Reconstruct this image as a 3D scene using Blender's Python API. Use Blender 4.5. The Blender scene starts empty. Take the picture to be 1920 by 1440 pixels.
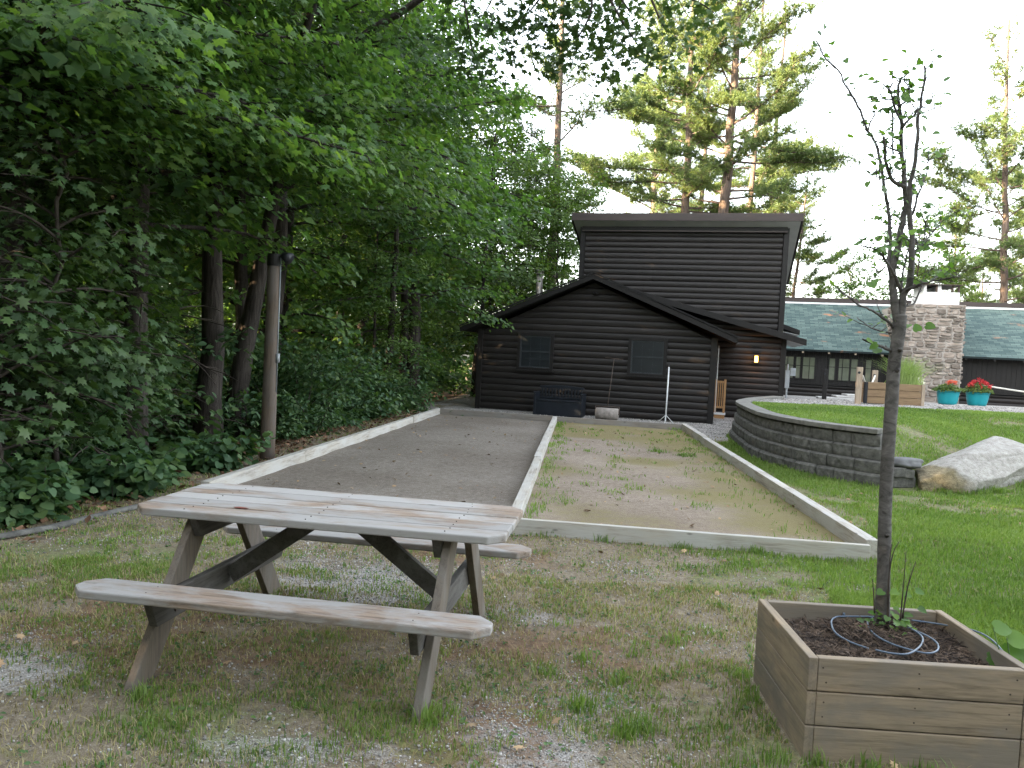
import bpy, math, random
import numpy as np
from mathutils import Vector, Matrix

SC = bpy.context.scene
COL = SC.collection
RNG = np.random.default_rng(7)
random.seed(7)
R_ = math.radians

# ------------------------------------------------------------------ camera
F_PX, PITCH, ROLL, EYE = 1450.0, R_(2.4), R_(2.8), 1.6

def ray(u, v):
    a, b = u - 960.0, v - 720.0
    x = a * math.cos(ROLL) + b * math.sin(ROLL)
    y = -a * math.sin(ROLL) + b * math.cos(ROLL)
    c, s = math.cos(PITCH), math.sin(PITCH)
    d = (x, F_PX, -y)
    return Vector((d[0], d[1] * c + d[2] * s, -d[1] * s + d[2] * c))

def at(u, v, Y):
    """measured point of the place: photo pixel at forward distance Y (metres)"""
    r = ray(u, v)
    return Vector((0, 0, EYE)) + r * (Y / r.y)

def gnd(u, v, z=0.0):
    r = ray(u, v)
    return Vector((0, 0, EYE)) + r * ((z - EYE) / r.z)

cam_d = bpy.data.cameras.new('camera')
cam = bpy.data.objects.new('camera', cam_d)
COL.objects.link(cam)
fw = ray(960, 720).normalized()
rt = (ray(961, 720) - ray(960, 720)).normalized()
up = rt.cross(fw)
cam.matrix_world = Matrix(((rt.x, up.x, -fw.x, 0), (rt.y, up.y, -fw.y, 0), (rt.z, up.z, -fw.z, EYE), (0, 0, 0, 1)))
cam_d.sensor_width = 36.0
cam_d.lens = F_PX / 1920 * 36.0
cam_d.clip_start = 0.05
cam_d.clip_end = 3000
SC.camera = cam

# ------------------------------------------------------------------ light
SUN_EL, SUN_DIR = R_(11), Vector((-0.94, -0.34, 0)).normalized()
S = Vector((SUN_DIR.x * math.cos(SUN_EL), SUN_DIR.y * math.cos(SUN_EL), math.sin(SUN_EL)))
w = bpy.data.worlds.new('World')
SC.world = w
w.use_nodes = True
nt = w.node_tree
sky = nt.nodes.new('ShaderNodeTexSky')
sky.sky_type = 'NISHITA'
sky.sun_disc = False
sky.sun_elevation = SUN_EL
sky.sun_rotation = math.atan2(S.x, S.y)
sky.air_density = 1.0
sky.dust_density = 3.0
sky.ozone_density = 1.0
hs = nt.nodes.new('ShaderNodeHueSaturation')
hs.inputs['Saturation'].default_value = 0.35
bg = nt.nodes['Background']
nt.links.new(sky.outputs[0], hs.inputs['Color'])
nt.links.new(hs.outputs[0], bg.inputs['Color'])
bg.inputs['Strength'].default_value = 0.15
sun_d = bpy.data.lights.new('sun', 'SUN')
sun_d.energy = 5.0
sun_d.angle = R_(0.5)
sun_d.color = (1.0, 0.72, 0.42)
sun = bpy.data.objects.new('sun', sun_d)
sun.rotation_euler = S.to_track_quat('Z', 'Y').to_euler()
sun.location = (-40, -10, 40)
COL.objects.link(sun)
SC.view_settings.view_transform = 'Standard'
SC.view_settings.look = 'None'
SC.view_settings.exposure = 3.58
SC.view_settings.gamma = 1.0
SC.render.engine = 'CYCLES'
SC.cycles.use_denoising = True
SC.cycles.denoiser = 'OPENIMAGEDENOISE'
SC.cycles.denoising_prefilter = 'NONE'
SC.cycles.max_bounces = 6
SC.cycles.diffuse_bounces = 4
SC.cycles.glossy_bounces = 2
SC.cycles.transmission_bounces = 4
SC.cycles.transparent_max_bounces = 4
SC.cycles.sample_clamp_indirect = 6.0
SC.cycles.caustics_reflective = False
SC.cycles.caustics_refractive = False

# ------------------------------------------------------------------ materials
def base_mat(name):
    m = bpy.data.materials.new(name)
    m.use_nodes = True
    n = m.node_tree.nodes
    return m, n, m.node_tree.links, n['Principled BSDF']

def ramp(n, stops):
    r = n.new('ShaderNodeValToRGB')
    e = r.color_ramp.elements
    while len(e) < len(stops):
        e.new(0.5)
    for k, (p, c) in enumerate(stops):
        e[k].position = p
        e[k].color = (c[0], c[1], c[2], 1)
    return r

def coords(n, l, stretch=(1, 1, 1), kind='Object', rot=(0, 0, 0)):
    tc = n.new('ShaderNodeTexCoord')
    mp = n.new('ShaderNodeMapping')
    mp.inputs['Scale'].default_value = stretch
    mp.inputs['Rotation'].default_value = rot
    l.new(tc.outputs[kind], mp.inputs[0])
    return mp.outputs[0]

def noise(n, l, vec, scale, detail=4, rough=0.55, dist=0.0):
    t = n.new('ShaderNodeTexNoise')
    t.inputs['Scale'].default_value = scale
    t.inputs['Detail'].default_value = detail
    t.inputs['Roughness'].default_value = rough
    t.inputs['Distortion'].default_value = dist
    if vec is not None:
        l.new(vec, t.inputs['Vector'])
    return t.outputs['Fac']

def mixc(n, l, fac, a, b, mode='MIX'):
    m = n.new('ShaderNodeMix')
    m.data_type = 'RGBA'
    m.blend_type = mode
    for s, v in ((0, fac), (6, a), (7, b)):
        if hasattr(v, 'is_linked') or hasattr(v, 'links'):
            l.new(v, m.inputs[s])
        elif isinstance(v, (int, float)):
            m.inputs[s].default_value = v
        else:
            m.inputs[s].default_value = (v[0], v[1], v[2], 1)
    return m.outputs[2]

def math_(n, l, op, a, b=None, clamp=False):
    m = n.new('ShaderNodeMath')
    m.operation = op
    m.use_clamp = clamp
    for s, v in ((0, a), (1, b)):
        if v is None:
            continue
        if isinstance(v, (int, float)):
            m.inputs[s].default_value = v
        else:
            l.new(v, m.inputs[s])
    return m.outputs[0]

def island(n):
    return n.new('ShaderNodeNewGeometry').outputs['Random Per Island']

def bump(n, l, bs, h, strength=0.4, dist=0.01):
    b = n.new('ShaderNodeBump')
    b.inputs['Strength'].default_value = strength
    b.inputs['Distance'].default_value = dist
    l.new(h, b.inputs['Height'])
    l.new(b.outputs[0], bs.inputs['Normal'])

def simple(name, stops, scale=6, stretch=(1, 1, 1), rough=0.75, bmp=0.3, bd=0.01, detail=5, isl=0.0, metal=0.0, spec=0.3):
    """noise between colours, some difference from piece to piece, a bump of the same noise"""
    m, n, l, b = base_mat(name)
    v = coords(n, l, stretch)
    f = noise(n, l, v, scale, detail, 0.6)
    r = ramp(n, stops)
    l.new(f, r.inputs[0])
    c = r.outputs[0]
    if isl > 0:
        k = math_(n, l, 'MULTIPLY_ADD', island(n), 2 * isl)
        k.node.inputs[2].default_value = 1 - isl
        c = mixc(n, l, 1.0, c, k, 'MULTIPLY')
    l.new(c, b.inputs['Base Color'])
    b.inputs['Roughness'].default_value = rough
    b.inputs['Metallic'].default_value = metal
    b.inputs['Specular IOR Level'].default_value = spec
    if bmp > 0:
        bump(n, l, b, f, bmp, bd)
    return m

def wood(name, light, dark, axis=0, scale=9, weather=None, rough=0.8, isl=0.12, knots=True, wpos=(0.42, 0.62)):
    """boards with grain along one axis; weather = a greyed or bleached second colour in worn patches"""
    m, n, l, b = base_mat(name)
    st = [1, 1, 1]
    st[axis] = 0.06
    st = [s * scale for s in st]
    v = coords(n, l, st)
    isn = island(n)
    off = n.new('ShaderNodeVectorMath')
    off.operation = 'ADD'
    l.new(v, off.inputs[0])
    cmb = n.new('ShaderNodeCombineXYZ')
    k = math_(n, l, 'MULTIPLY', isn, 37.0)
    for q in range(3):
        l.new(k, cmb.inputs[q])
    l.new(cmb.outputs[0], off.inputs[1])
    v2 = off.outputs[0]
    g = noise(n, l, v2, 4.0, 6, 0.65, 0.6)
    fine = noise(n, l, v2, 16.0, 3, 0.7)
    r = ramp(n, [(0.30, dark), (0.52, light), (0.75, [min(1, x * 1.18) for x in light])])
    gg = math_(n, l, 'ADD', math_(n, l, 'MULTIPLY', g, 0.7), math_(n, l, 'MULTIPLY', fine, 0.3))
    l.new(gg, r.inputs[0])
    c = r.outputs[0]
    if weather is not None:
        st2 = [2.2, 2.2, 2.2]
        st2[axis] = 0.8
        pv = coords(n, l, st2)
        pn = noise(n, l, pv, 2.6, 6, 0.65, 0.3)
        pr = ramp(n, [(wpos[0], (0, 0, 0)), (wpos[1], (1, 1, 1))])
        l.new(pn, pr.inputs[0])
        wc = mixc(n, l, fine, [x * 0.72 for x in weather], weather)
        c = mixc(n, l, pr.outputs[0], c, wc)
    if knots:
        kv = coords(n, l, [s * (3.2 if i != axis else 1.3) for i, s in enumerate((1, 1, 1))])
        vo = n.new('ShaderNodeTexVoronoi')
        vo.inputs['Scale'].default_value = 2.0
        l.new(kv, vo.inputs['Vector'])
        kr = ramp(n, [(0.03, (0.3, 0.3, 0.3)), (0.09, (1, 1, 1))])
        l.new(vo.outputs['Distance'], kr.inputs[0])
        c = mixc(n, l, 0.8, c, kr.outputs[0], 'MULTIPLY')
    k = math_(n, l, 'MULTIPLY_ADD', isn, 2 * isl)
    k.node.inputs[2].default_value = 1 - isl
    c = mixc(n, l, 1.0, c, k, 'MULTIPLY')
    l.new(c, b.inputs['Base Color'])
    b.inputs['Roughness'].default_value = rough
    b.inputs['Specular IOR Level'].default_value = 0.3
    bump(n, l, b, gg, 0.5, 0.004)
    return m

def leaf_mat(name, c0, c1, c2, trans=0.35, rough=0.45, big=0.25, tint=(1.15, 1.25, 0.5)):
    """leaf to leaf and clump to clump difference, thin so that light comes through"""
    m, n, l, b = base_mat(name)
    isn = island(n)
    v = coords(n, l, (1, 1, 1))
    f = noise(n, l, v, big, 2)
    f2 = math_(n, l, 'ADD', math_(n, l, 'MULTIPLY', isn, 0.6), math_(n, l, 'MULTIPLY_ADD', f, 1.2))
    f2.node.inputs[1].links[0].from_node.inputs[2].default_value = -0.35
    r = ramp(n, [(0.12, c0), (0.5, c1), (0.95, c2)])
    l.new(f2, r.inputs[0])
    l.new(r.outputs[0], b.inputs['Base Color'])
    b.inputs['Roughness'].default_value = rough
    b.inputs['Specular IOR Level'].default_value = 0.35
    tr = n.new('ShaderNodeBsdfTranslucent')
    tc = mixc(n, l, 1.0, r.outputs[0], tint, 'MULTIPLY')
    l.new(tc, tr.inputs['Color'])
    mx = n.new('ShaderNodeMixShader')
    mx.inputs[0].default_value = trans
    out = n['Material Output']
    l.new(b.outputs[0], mx.inputs[1])
    l.new(tr.outputs[0], mx.inputs[2])
    l.new(mx.outputs[0], out.inputs['Surface'])
    return m

M = {}
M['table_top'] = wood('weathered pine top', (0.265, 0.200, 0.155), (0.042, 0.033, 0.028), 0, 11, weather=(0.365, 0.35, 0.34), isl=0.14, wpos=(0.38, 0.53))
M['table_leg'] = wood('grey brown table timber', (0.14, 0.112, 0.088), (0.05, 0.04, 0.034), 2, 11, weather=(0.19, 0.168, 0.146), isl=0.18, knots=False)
M['table_beam'] = wood('dark table timber', (0.085, 0.077, 0.07), (0.028, 0.025, 0.023), 1, 11, weather=(0.16, 0.152, 0.146), isl=0.2, knots=False, wpos=(0.5, 0.7))  # darker wood colour for the supports, cleats and braces
M['planter'] = wood('treated planter board', (0.29, 0.228, 0.162), (0.10, 0.078, 0.056), 0, 8, weather=(0.25, 0.212, 0.172), isl=0.22, wpos=(0.45, 0.6))
M['planter_y'] = wood('treated planter side board', (0.29, 0.228, 0.162), (0.13, 0.10, 0.074), 1, 8, weather=(0.20, 0.172, 0.144), isl=0.14)
M['rail'] = wood('pale court timber', (0.40, 0.37, 0.325), (0.15, 0.128, 0.105), 1, 7, weather=(0.50, 0.485, 0.46), isl=0.10)
M['rail_x'] = wood('pale court cross timber', (0.40, 0.37, 0.325), (0.15, 0.128, 0.105), 0, 7, weather=(0.50, 0.485, 0.46), isl=0.10)
M['rail_old'] = wood('grey court timber', (0.26, 0.23, 0.20), (0.12, 0.10, 0.09), 0, 7, weather=(0.30, 0.28, 0.26), isl=0.12)
M['pole'] = wood('weathered pole timber', (0.115, 0.086, 0.066), (0.03, 0.022, 0.017), 2, 7, weather=(0.13, 0.11, 0.097), isl=0.0, knots=False)
M['cedar'] = wood('orange cedar', (0.42, 0.24, 0.11), (0.22, 0.11, 0.05), 2, 12, isl=0.12)
M['post'] = wood('fence post timber', (0.36, 0.29, 0.22), (0.2, 0.15, 0.11), 2, 12, isl=0.1)
M['box'] = wood('brown planter timber', (0.25, 0.17, 0.10), (0.12, 0.075, 0.045), 0, 8, isl=0.25)
M['log'] = simple('dark brown log stain', [(0.3, (0.0095, 0.0077, 0.0070)), (0.7, (0.0195, 0.0160, 0.0148))], 5, (0.35, 3, 9), 0.5, 0.5, 0.008, isl=0.28, spec=0.35)
M['log_trim'] = simple('dark brown trim', [(0.3, (0.006, 0.0052, 0.005)), (0.7, (0.012, 0.0102, 0.0098))], 4, (1, 1, 6), 0.55, 0.15, 0.004, isl=0.1)
M['fascia'] = simple('brown fascia metal', [(0.3, (0.036, 0.027, 0.025)), (0.7, (0.055, 0.042, 0.039))], 2, (0.4, 1, 3), 0.45, 0.05)
M['soffit'] = simple('grey soffit', [(0.3, (0.40, 0.41, 0.41)), (0.7, (0.48, 0.49, 0.49))], 3, (1, 1, 1), 0.6, 0.05)
M['darkroof'] = simple('charcoal shingles', [(0.3, (0.006, 0.006, 0.006)), (0.7, (0.022, 0.021, 0.02))], 22, (1, 3, 3), 0.9, 0.6, 0.01)
M['white'] = simple('white paint', [(0.3, (0.62, 0.63, 0.64)), (0.7, (0.78, 0.78, 0.78))], 3, (1, 1, 1), 0.5, 0.05)
M['galv'] = simple('galvanised grey', [(0.3, (0.20, 0.22, 0.235)), (0.7, (0.31, 0.33, 0.345))], 6, (1, 1, 1), 0.45, 0.05, metal=0.3)
M['iron'] = simple('rusty iron', [(0.3, (0.035, 0.028, 0.024)), (0.7, (0.09, 0.065, 0.05))], 14, (1, 1, 1), 0.7, 0.2)
M['steelpipe'] = simple('stove pipe steel', [(0.3, (0.10, 0.09, 0.08)), (0.7, (0.34, 0.31, 0.28))], 5, (2, 2, 0.6), 0.45, 0.05, metal=0.5)
M['black'] = simple('black plastic', [(0.3, (0.012, 0.013, 0.016)), (0.7, (0.022, 0.024, 0.03))], 8, (1, 1, 1), 0.45, 0.05)
M['bench'] = simple('blue black resin', [(0.3, (0.008, 0.0105, 0.015)), (0.7, (0.013, 0.0165, 0.023))], 6, (1, 1, 1), 0.45, 0.05)
M['rope'] = simple('pale rope', [(0.3, (0.5, 0.47, 0.42)), (0.7, (0.7, 0.68, 0.62))], 40, (1, 1, 1), 0.9, 0.3)
M['teal'] = simple('turquoise glaze', [(0.3, (0.010, 0.21, 0.25)), (0.7, (0.016, 0.28, 0.325))], 4, (1, 1, 1), 0.4, 0.03)
M['greenpot'] = simple('dark green glaze', [(0.3, (0.03, 0.075, 0.06)), (0.7, (0.05, 0.11, 0.09))], 4, (1, 1, 1), 0.35, 0.05)
M['hose'] = simple('blue grey hose', [(0.3, (0.075, 0.105, 0.155)), (0.7, (0.12, 0.155, 0.205))], 10, (1, 1, 1), 0.35, 0.05)
M['soil'] = simple('dark mulch soil', [(0.3, (0.015, 0.0105, 0.0085)), (0.7, (0.05, 0.035, 0.027))], 30, (1, 1, 1), 0.95, 0.8, 0.02)
M['chip'] = simple('bark chips', [(0.25, (0.018, 0.0125, 0.010)), (0.75, (0.125, 0.088, 0.064))], 9, (1, 1, 1), 0.9, 0.3, 0.005, isl=0.7)
M['block'] = simple('split face concrete', [(0.25, (0.042, 0.041, 0.038)), (0.75, (0.155, 0.150, 0.138))], 13, (1, 1, 1), 0.92, 0.9, 0.02, detail=8, isl=0.14)
M['cap'] = simple('wall cap concrete', [(0.25, (0.10, 0.096, 0.086)), (0.75, (0.21, 0.202, 0.182))], 9, (1, 1, 1), 0.9, 0.5, 0.008, detail=8, isl=0.12)
M['stone'] = simple('field stone', [(0.2, (0.105, 0.085, 0.070)), (0.5, (0.215, 0.18, 0.152)), (0.8, (0.33, 0.30, 0.275))], 3.2, (1, 1, 1.6), 0.9, 0.7, 0.03, detail=8, isl=0.45)
M['mortar'] = simple('mortar', [(0.3, (0.25, 0.225, 0.20)), (0.7, (0.36, 0.33, 0.30))], 12, (1, 1, 1), 0.95, 0.6, 0.02)
M['concrete'] = simple('roller concrete', [(0.3, (0.19, 0.165, 0.145)), (0.7, (0.36, 0.32, 0.29))], 12, (1, 1, 1), 0.9, 0.5, 0.01)
M['slate'] = simple('grey slate', [(0.3, (0.30, 0.29, 0.28)), (0.7, (0.52, 0.5, 0.48))], 5, (1, 1, 1), 0.85, 0.4, 0.01)
M['cobble'] = simple('river stone', [(0.3, (0.07, 0.07, 0.072)), (0.7, (0.15, 0.15, 0.152))], 6, (1, 1, 1), 0.75, 0.25, 0.01)
M['redflower'] = leaf_mat('red petals', (0.26, 0.006, 0.012), (0.48, 0.016, 0.024), (0.62, 0.06, 0.06), 0.25, 0.5, 3, (1.1, 0.6, 0.6))
M['orangeflower'] = leaf_mat('orange petals', (0.55, 0.06, 0.03), (0.65, 0.12, 0.06), (0.7, 0.2, 0.1), 0.25, 0.5, 3, (1.1, 0.7, 0.6))
M['whiteflower'] = leaf_mat('cream petals', (0.6, 0.58, 0.4), (0.7, 0.68, 0.5), (0.75, 0.75, 0.65), 0.25, 0.5, 3, (1, 1, 0.9))
M['potleaf'] = leaf_mat('bedding leaves', (0.045, 0.085, 0.02), (0.085, 0.14, 0.03), (0.15, 0.20, 0.05), 0.3, 0.5, 3)
M['ornament'] = leaf_mat('pale grass blades', (0.13, 0.20, 0.05), (0.21, 0.30, 0.09), (0.32, 0.40, 0.15), 0.35, 0.5, 3)
M['maple'] = leaf_mat('maple leaves', (0.046, 0.098, 0.038), (0.086, 0.168, 0.055), (0.150, 0.228, 0.058), 0.55)
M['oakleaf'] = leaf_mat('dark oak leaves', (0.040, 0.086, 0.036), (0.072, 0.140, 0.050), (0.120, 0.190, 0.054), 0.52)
M['oakdark'] = leaf_mat('leaves darkened for backlight and shade', (0.026, 0.052, 0.022), (0.046, 0.088, 0.032), (0.075, 0.12, 0.036), 0.30)  # backlit and shaded look put into a darker leaf colour
M['bright'] = leaf_mat('young wood leaves', (0.045, 0.090, 0.022), (0.075, 0.135, 0.030), (0.12, 0.18, 0.04), 0.42)
M['shrub'] = leaf_mat('shrub leaves', (0.034, 0.076, 0.038), (0.060, 0.122, 0.053), (0.105, 0.165, 0.060), 0.38, 0.55, 0.8)
M['sapleaf'] = leaf_mat('sapling leaves', (0.06, 0.12, 0.03), (0.10, 0.20, 0.04), (0.18, 0.30, 0.05), 0.45, 0.4, 1.0)
M['pine'] = leaf_mat('pine needles', (0.065, 0.112, 0.048), (0.100, 0.158, 0.064), (0.155, 0.205, 0.075), 0.50, 0.55, 0.35, (1.25, 1.12, 0.45))
M['grass'] = leaf_mat('lawn blades', (0.092, 0.158, 0.038), (0.150, 0.240, 0.056), (0.235, 0.315, 0.090), 0.40, 0.5, 0.6)
M['drygrass'] = leaf_mat('dry blades', (0.20, 0.17, 0.075), (0.31, 0.265, 0.125), (0.42, 0.37, 0.20), 0.25, 0.7, 0.9, (1.05, 1, 0.7))
M['weed'] = leaf_mat('weed leaves', (0.04, 0.09, 0.03), (0.07, 0.14, 0.045), (0.11, 0.19, 0.05), 0.3, 0.45, 2.0)
M['needle'] = simple('brown needles', [(0.3, (0.10, 0.05, 0.03)), (0.7, (0.24, 0.14, 0.085))], 4, (1, 1, 1), 0.9, 0, isl=0.5)
M['deadleaf'] = simple('fallen leaves', [(0.3, (0.15, 0.085, 0.05)), (0.7, (0.36, 0.26, 0.15))], 2, (1, 1, 1), 0.8, 0, isl=0.5)
M['pebble'] = simple('pale crushed stone', [(0.3, (0.20, 0.185, 0.17)), (0.7, (0.43, 0.415, 0.395))], 3, (1, 1, 1), 0.9, 0.2, isl=0.55)

def bark_mat(name, c0, c1, scale=9, stretch=0.16, bs=1.0, bd=0.03, ring=False):
    m, n, l, b = base_mat(name)
    st = (1, 1, stretch) if not ring else (0.8, 0.8, 1.3)
    v = coords(n, l, st)
    f = noise(n, l, v, scale, 7, 0.65, 0.8)
    big = noise(n, l, coords(n, l), 2.0, 3)
    r = ramp(n, [(0.36, c0), (0.62, c1), (0.82, [x * 1.35 for x in c1])])
    ff = math_(n, l, 'ADD', math_(n, l, 'MULTIPLY', f, 0.8), math_(n, l, 'MULTIPLY', big, 0.2))
    l.new(ff, r.inputs[0])
    l.new(r.outputs[0], b.inputs['Base Color'])
    b.inputs['Roughness'].default_value = 0.9
    b.inputs['Specular IOR Level'].default_value = 0.2
    bump(n, l, b, f, bs, bd)
    return m
M['bark'] = bark_mat('furrowed bark', (0.015, 0.012, 0.010), (0.062, 0.052, 0.046), 14, 0.14)
M['pinebark'] = bark_mat('pine bark', (0.05, 0.038, 0.032), (0.135, 0.103, 0.086), 10, 0.22)
M['sapbark'] = bark_mat('grey banded bark', (0.042, 0.038, 0.036), (0.140, 0.131, 0.124), 20, 0.16, 0.7, 0.005, ring=True)
M['twig'] = simple('dark twig', [(0.3, (0.03, 0.024, 0.02)), (0.7, (0.07, 0.055, 0.045))], 8, (1, 1, 1), 0.8, 0)

def glass_mat(name, tint, rough=0.06):
    m, n, l, b = base_mat(name)
    v = coords(n, l)
    f = noise(n, l, v, 2.5, 3)
    r = ramp(n, [(0.3, tint), (0.7, [x * 1.5 for x in tint])])
    l.new(f, r.inputs[0])
    l.new(r.outputs[0], b.inputs['Base Color'])
    b.inputs['Roughness'].default_value = rough
    b.inputs['Specular IOR Level'].default_value = 0.5
    return m
M['pane'] = glass_mat('screened dark pane', (0.010, 0.0125, 0.015), 0.30)
M['lodgepane'] = glass_mat('reflecting pane', (0.10, 0.11, 0.085), 0.03)
M['lodgepane'].node_tree.nodes['Principled BSDF'].inputs['Metallic'].default_value = 0.0
M['lodgepane'].node_tree.nodes['Principled BSDF'].inputs['Coat Weight'].default_value = 1.0
M['mullion'] = simple('grey sash paint', [(0.3, (0.024, 0.028, 0.032)), (0.7, (0.040, 0.045, 0.05))], 6, (1, 1, 1), 0.5, 0)

def lamp_mat():
    m, n, l, b = base_mat('lit amber glass')
    b.inputs['Base Color'].default_value = (1, 0.7, 0.3, 1)
    b.inputs['Emission Color'].default_value = (1.0, 0.50, 0.12, 1)
    b.inputs['Emission Strength'].default_value = 0.5
    return m
M['lamp'] = lamp_mat()

def shingle_mat():
    m, n, l, b = base_mat('green shingles')
    v = coords(n, l)
    br = n.new('ShaderNodeTexBrick')
    br.inputs['Scale'].default_value = 1.0
    br.inputs['Brick Width'].default_value = 0.34
    br.inputs['Row Height'].default_value = 0.13
    br.inputs['Mortar Size'].default_value = 0.008
    br.inputs['Mortar Smooth'].default_value = 0.3
    br.inputs['Bias'].default_value = 0.0
    br.inputs['Color1'].default_value = (0.035, 0.066, 0.064, 1)
    br.inputs['Color2'].default_value = (0.100, 0.145, 0.130, 1)
    br.inputs['Mortar'].default_value = (0.018, 0.030, 0.032, 1)
    l.new(v, br.inputs['Vector'])
    sp = noise(n, l, v, 30, 4)
    c = mixc(n, l, 0.5, br.outputs['Color'], ramp_out(n, l, sp, [(0.3, (0.6, 0.6, 0.6)), (0.7, (1.4, 1.4, 1.4))]), 'MULTIPLY')
    pv = coords(n, l, (0.9, 1.8, 1))
    pn = noise(n, l, pv, 0.55, 7, 0.66)
    pm = ramp_out(n, l, pn, [(0.60, (0, 0, 0)), (0.66, (1, 1, 1))])
    c = mixc(n, l, pm, c, mixc(n, l, sp, (0.20, 0.12, 0.075), (0.42, 0.17, 0.08)))
    l.new(c, b.inputs['Base Color'])
    b.inputs['Roughness'].default_value = 0.9
    bump(n, l, b, br.outputs['Fac'], -0.6, 0.01)
    return m

def ramp_out(n, l, src, stops):
    r = ramp(n, stops)
    l.new(src, r.inputs[0])
    return r.outputs[0]
M['shingle'] = shingle_mat()

def ground_mat():
    m, n, l, b = base_mat('yard ground')
    v = coords(n, l)
    at_ = n.new('ShaderNodeAttribute')
    at_.attribute_name = 'zone'
    sep = n.new('ShaderNodeSeparateColor')
    l.new(at_.outputs['Color'], sep.inputs[0])
    patch = noise(n, l, v, 2.3, 7, 0.62)
    fine = noise(n, l, v, 26, 5, 0.7)
    grit = noise(n, l, v, 120, 2, 0.6)
    soil = ramp_out(n, l, math_(n, l, 'ADD', math_(n, l, 'MULTIPLY', fine, 0.6), math_(n, l, 'MULTIPLY', grit, 0.4)),
                    [(0.3, (0.075, 0.056, 0.038)), (0.52, (0.205, 0.170, 0.124)), (0.72, (0.38, 0.335, 0.27))])
    grav = ramp_out(n, l, grit, [(0.3, (0.15, 0.135, 0.122)), (0.5, (0.285, 0.268, 0.25)), (0.7, (0.48, 0.46, 0.44))])
    green = ramp_out(n, l, fine, [(0.3, (0.07, 0.105, 0.030)), (0.7, (0.18, 0.22, 0.075))])
    litter = ramp_out(n, l, fine, [(0.3, (0.08, 0.050, 0.034)), (0.7, (0.25, 0.165, 0.105))])

    def mask(ch, w0, w1):
        s = math_(n, l, 'ADD', sep.outputs[ch], math_(n, l, 'MULTIPLY', math_(n, l, 'SUBTRACT', patch, 0.5), 1.7))
        s = math_(n, l, 'ADD', s, math_(n, l, 'MULTIPLY', math_(n, l, 'SUBTRACT', fine, 0.5), 0.6))
        return ramp_out(n, l, s, [(w0, (0, 0, 0)), (w1, (1, 1, 1))])
    c = mixc(n, l, mask(1, 0.36, 0.56), soil, grav)
    c = mixc(n, l, mask(2, 0.42, 0.7), c, litter)
    c = mixc(n, l, math_(n, l, 'MULTIPLY', mask(0, 0.50, 0.80), 0.75), c, green)
    l.new(c, b.inputs['Base Color'])
    b.inputs['Roughness'].default_value = 0.95
    b.inputs['Specular IOR Level'].default_value = 0.15
    bump(n, l, b, math_(n, l, 'ADD', fine, math_(n, l, 'MULTIPLY', grit, 0.6)), 0.7, 0.02)
    return m
M['ground'] = ground_mat()

def court_mat(name, a, bcol, moss, mlo, mhi):
    m, n, l, b = base_mat(name)
    v = coords(n, l)
    fine = noise(n, l, v, 18, 6, 0.7)
    grit = noise(n, l, v, 140, 2, 0.6)
    patch = noise(n, l, v, 0.75, 6, 0.6)
    k = math_(n, l, 'ADD', math_(n, l, 'MULTIPLY', fine, 0.45), math_(n, l, 'MULTIPLY', grit, 0.55))
    c = ramp_out(n, l, k, [(0.33, [x * 0.55 for x in a]), (0.5, a), (0.68, bcol)])
    tone = noise(n, l, v, 0.5, 3)
    c = mixc(n, l, 0.6, c, ramp_out(n, l, tone, [(0.35, (0.75, 0.70, 0.66)), (0.65, (1.2, 1.2, 1.2))]), 'MULTIPLY')
    at_ = n.new('ShaderNodeAttribute')
    at_.attribute_name = 'zone'
    sep = n.new('ShaderNodeSeparateColor')
    l.new(at_.outputs['Color'], sep.inputs[0])
    s = math_(n, l, 'ADD', sep.outputs[0], math_(n, l, 'MULTIPLY', math_(n, l, 'SUBTRACT', patch, 0.5), 1.5))
    s = math_(n, l, 'ADD', s, math_(n, l, 'MULTIPLY', math_(n, l, 'SUBTRACT', fine, 0.5), 1.3))
    mm = ramp_out(n, l, s, [(mlo, (0, 0, 0)), (mhi, (1, 1, 1))])
    mc = mixc(n, l, grit, [x * 0.6 for x in moss], [x * 1.25 for x in moss])
    c = mixc(n, l, math_(n, l, 'MULTIPLY', mm, 0.8), c, mc)
    l.new(c, b.inputs['Base Color'])
    b.inputs['Roughness'].default_value = 0.95
    b.inputs['Specular IOR Level'].default_value = 0.15
    bump(n, l, b, k, 0.8, 0.012)
    return m
M['court_grey'] = court_mat('fine grey stone dust', (0.178, 0.155, 0.132), (0.315, 0.288, 0.255), (0.16, 0.13, 0.075), 0.55, 0.95)
M['court_moss'] = court_mat('mossy stone dust', (0.235, 0.190, 0.150), (0.41, 0.37, 0.325), (0.185, 0.158, 0.062), 0.22, 0.70)

def boulder_mat():
    m, n, l, b = base_mat('pale boulder')
    v = coords(n, l)
    f = noise(n, l, v, 11.0, 12, 0.75, 0.0)
    big = noise(n, l, v, 1.5, 4)
    c = ramp_out(n, l, f, [(0.3, (0.19, 0.175, 0.155)), (0.5, (0.35, 0.33, 0.30)), (0.72, (0.50, 0.48, 0.45))])
    sx = n.new('ShaderNodeSeparateXYZ')
    l.new(v, sx.inputs[0])
    e = math_(n, l, 'MULTIPLY_ADD', sx.outputs[0], -2.4)
    e.node.inputs[2].default_value = -1.15
    e = math_(n, l, 'ADD', e, math_(n, l, 'MULTIPLY', math_(n, l, 'SUBTRACT', big, 0.5), 2.0))
    mk = ramp_out(n, l, e, [(0.35, (0, 0, 0)), (0.6, (1, 1, 1))])
    c = mixc(n, l, mk, c, ramp_out(n, l, f, [(0.35, (0.09, 0.075, 0.045)), (0.65, (0.31, 0.26, 0.155))]))
    l.new(c, b.inputs['Base Color'])
    b.inputs['Roughness'].default_value = 0.9
    bump(n, l, b, f, 1.0, 0.05)
    return m
M['boulder'] = boulder_mat()

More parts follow.
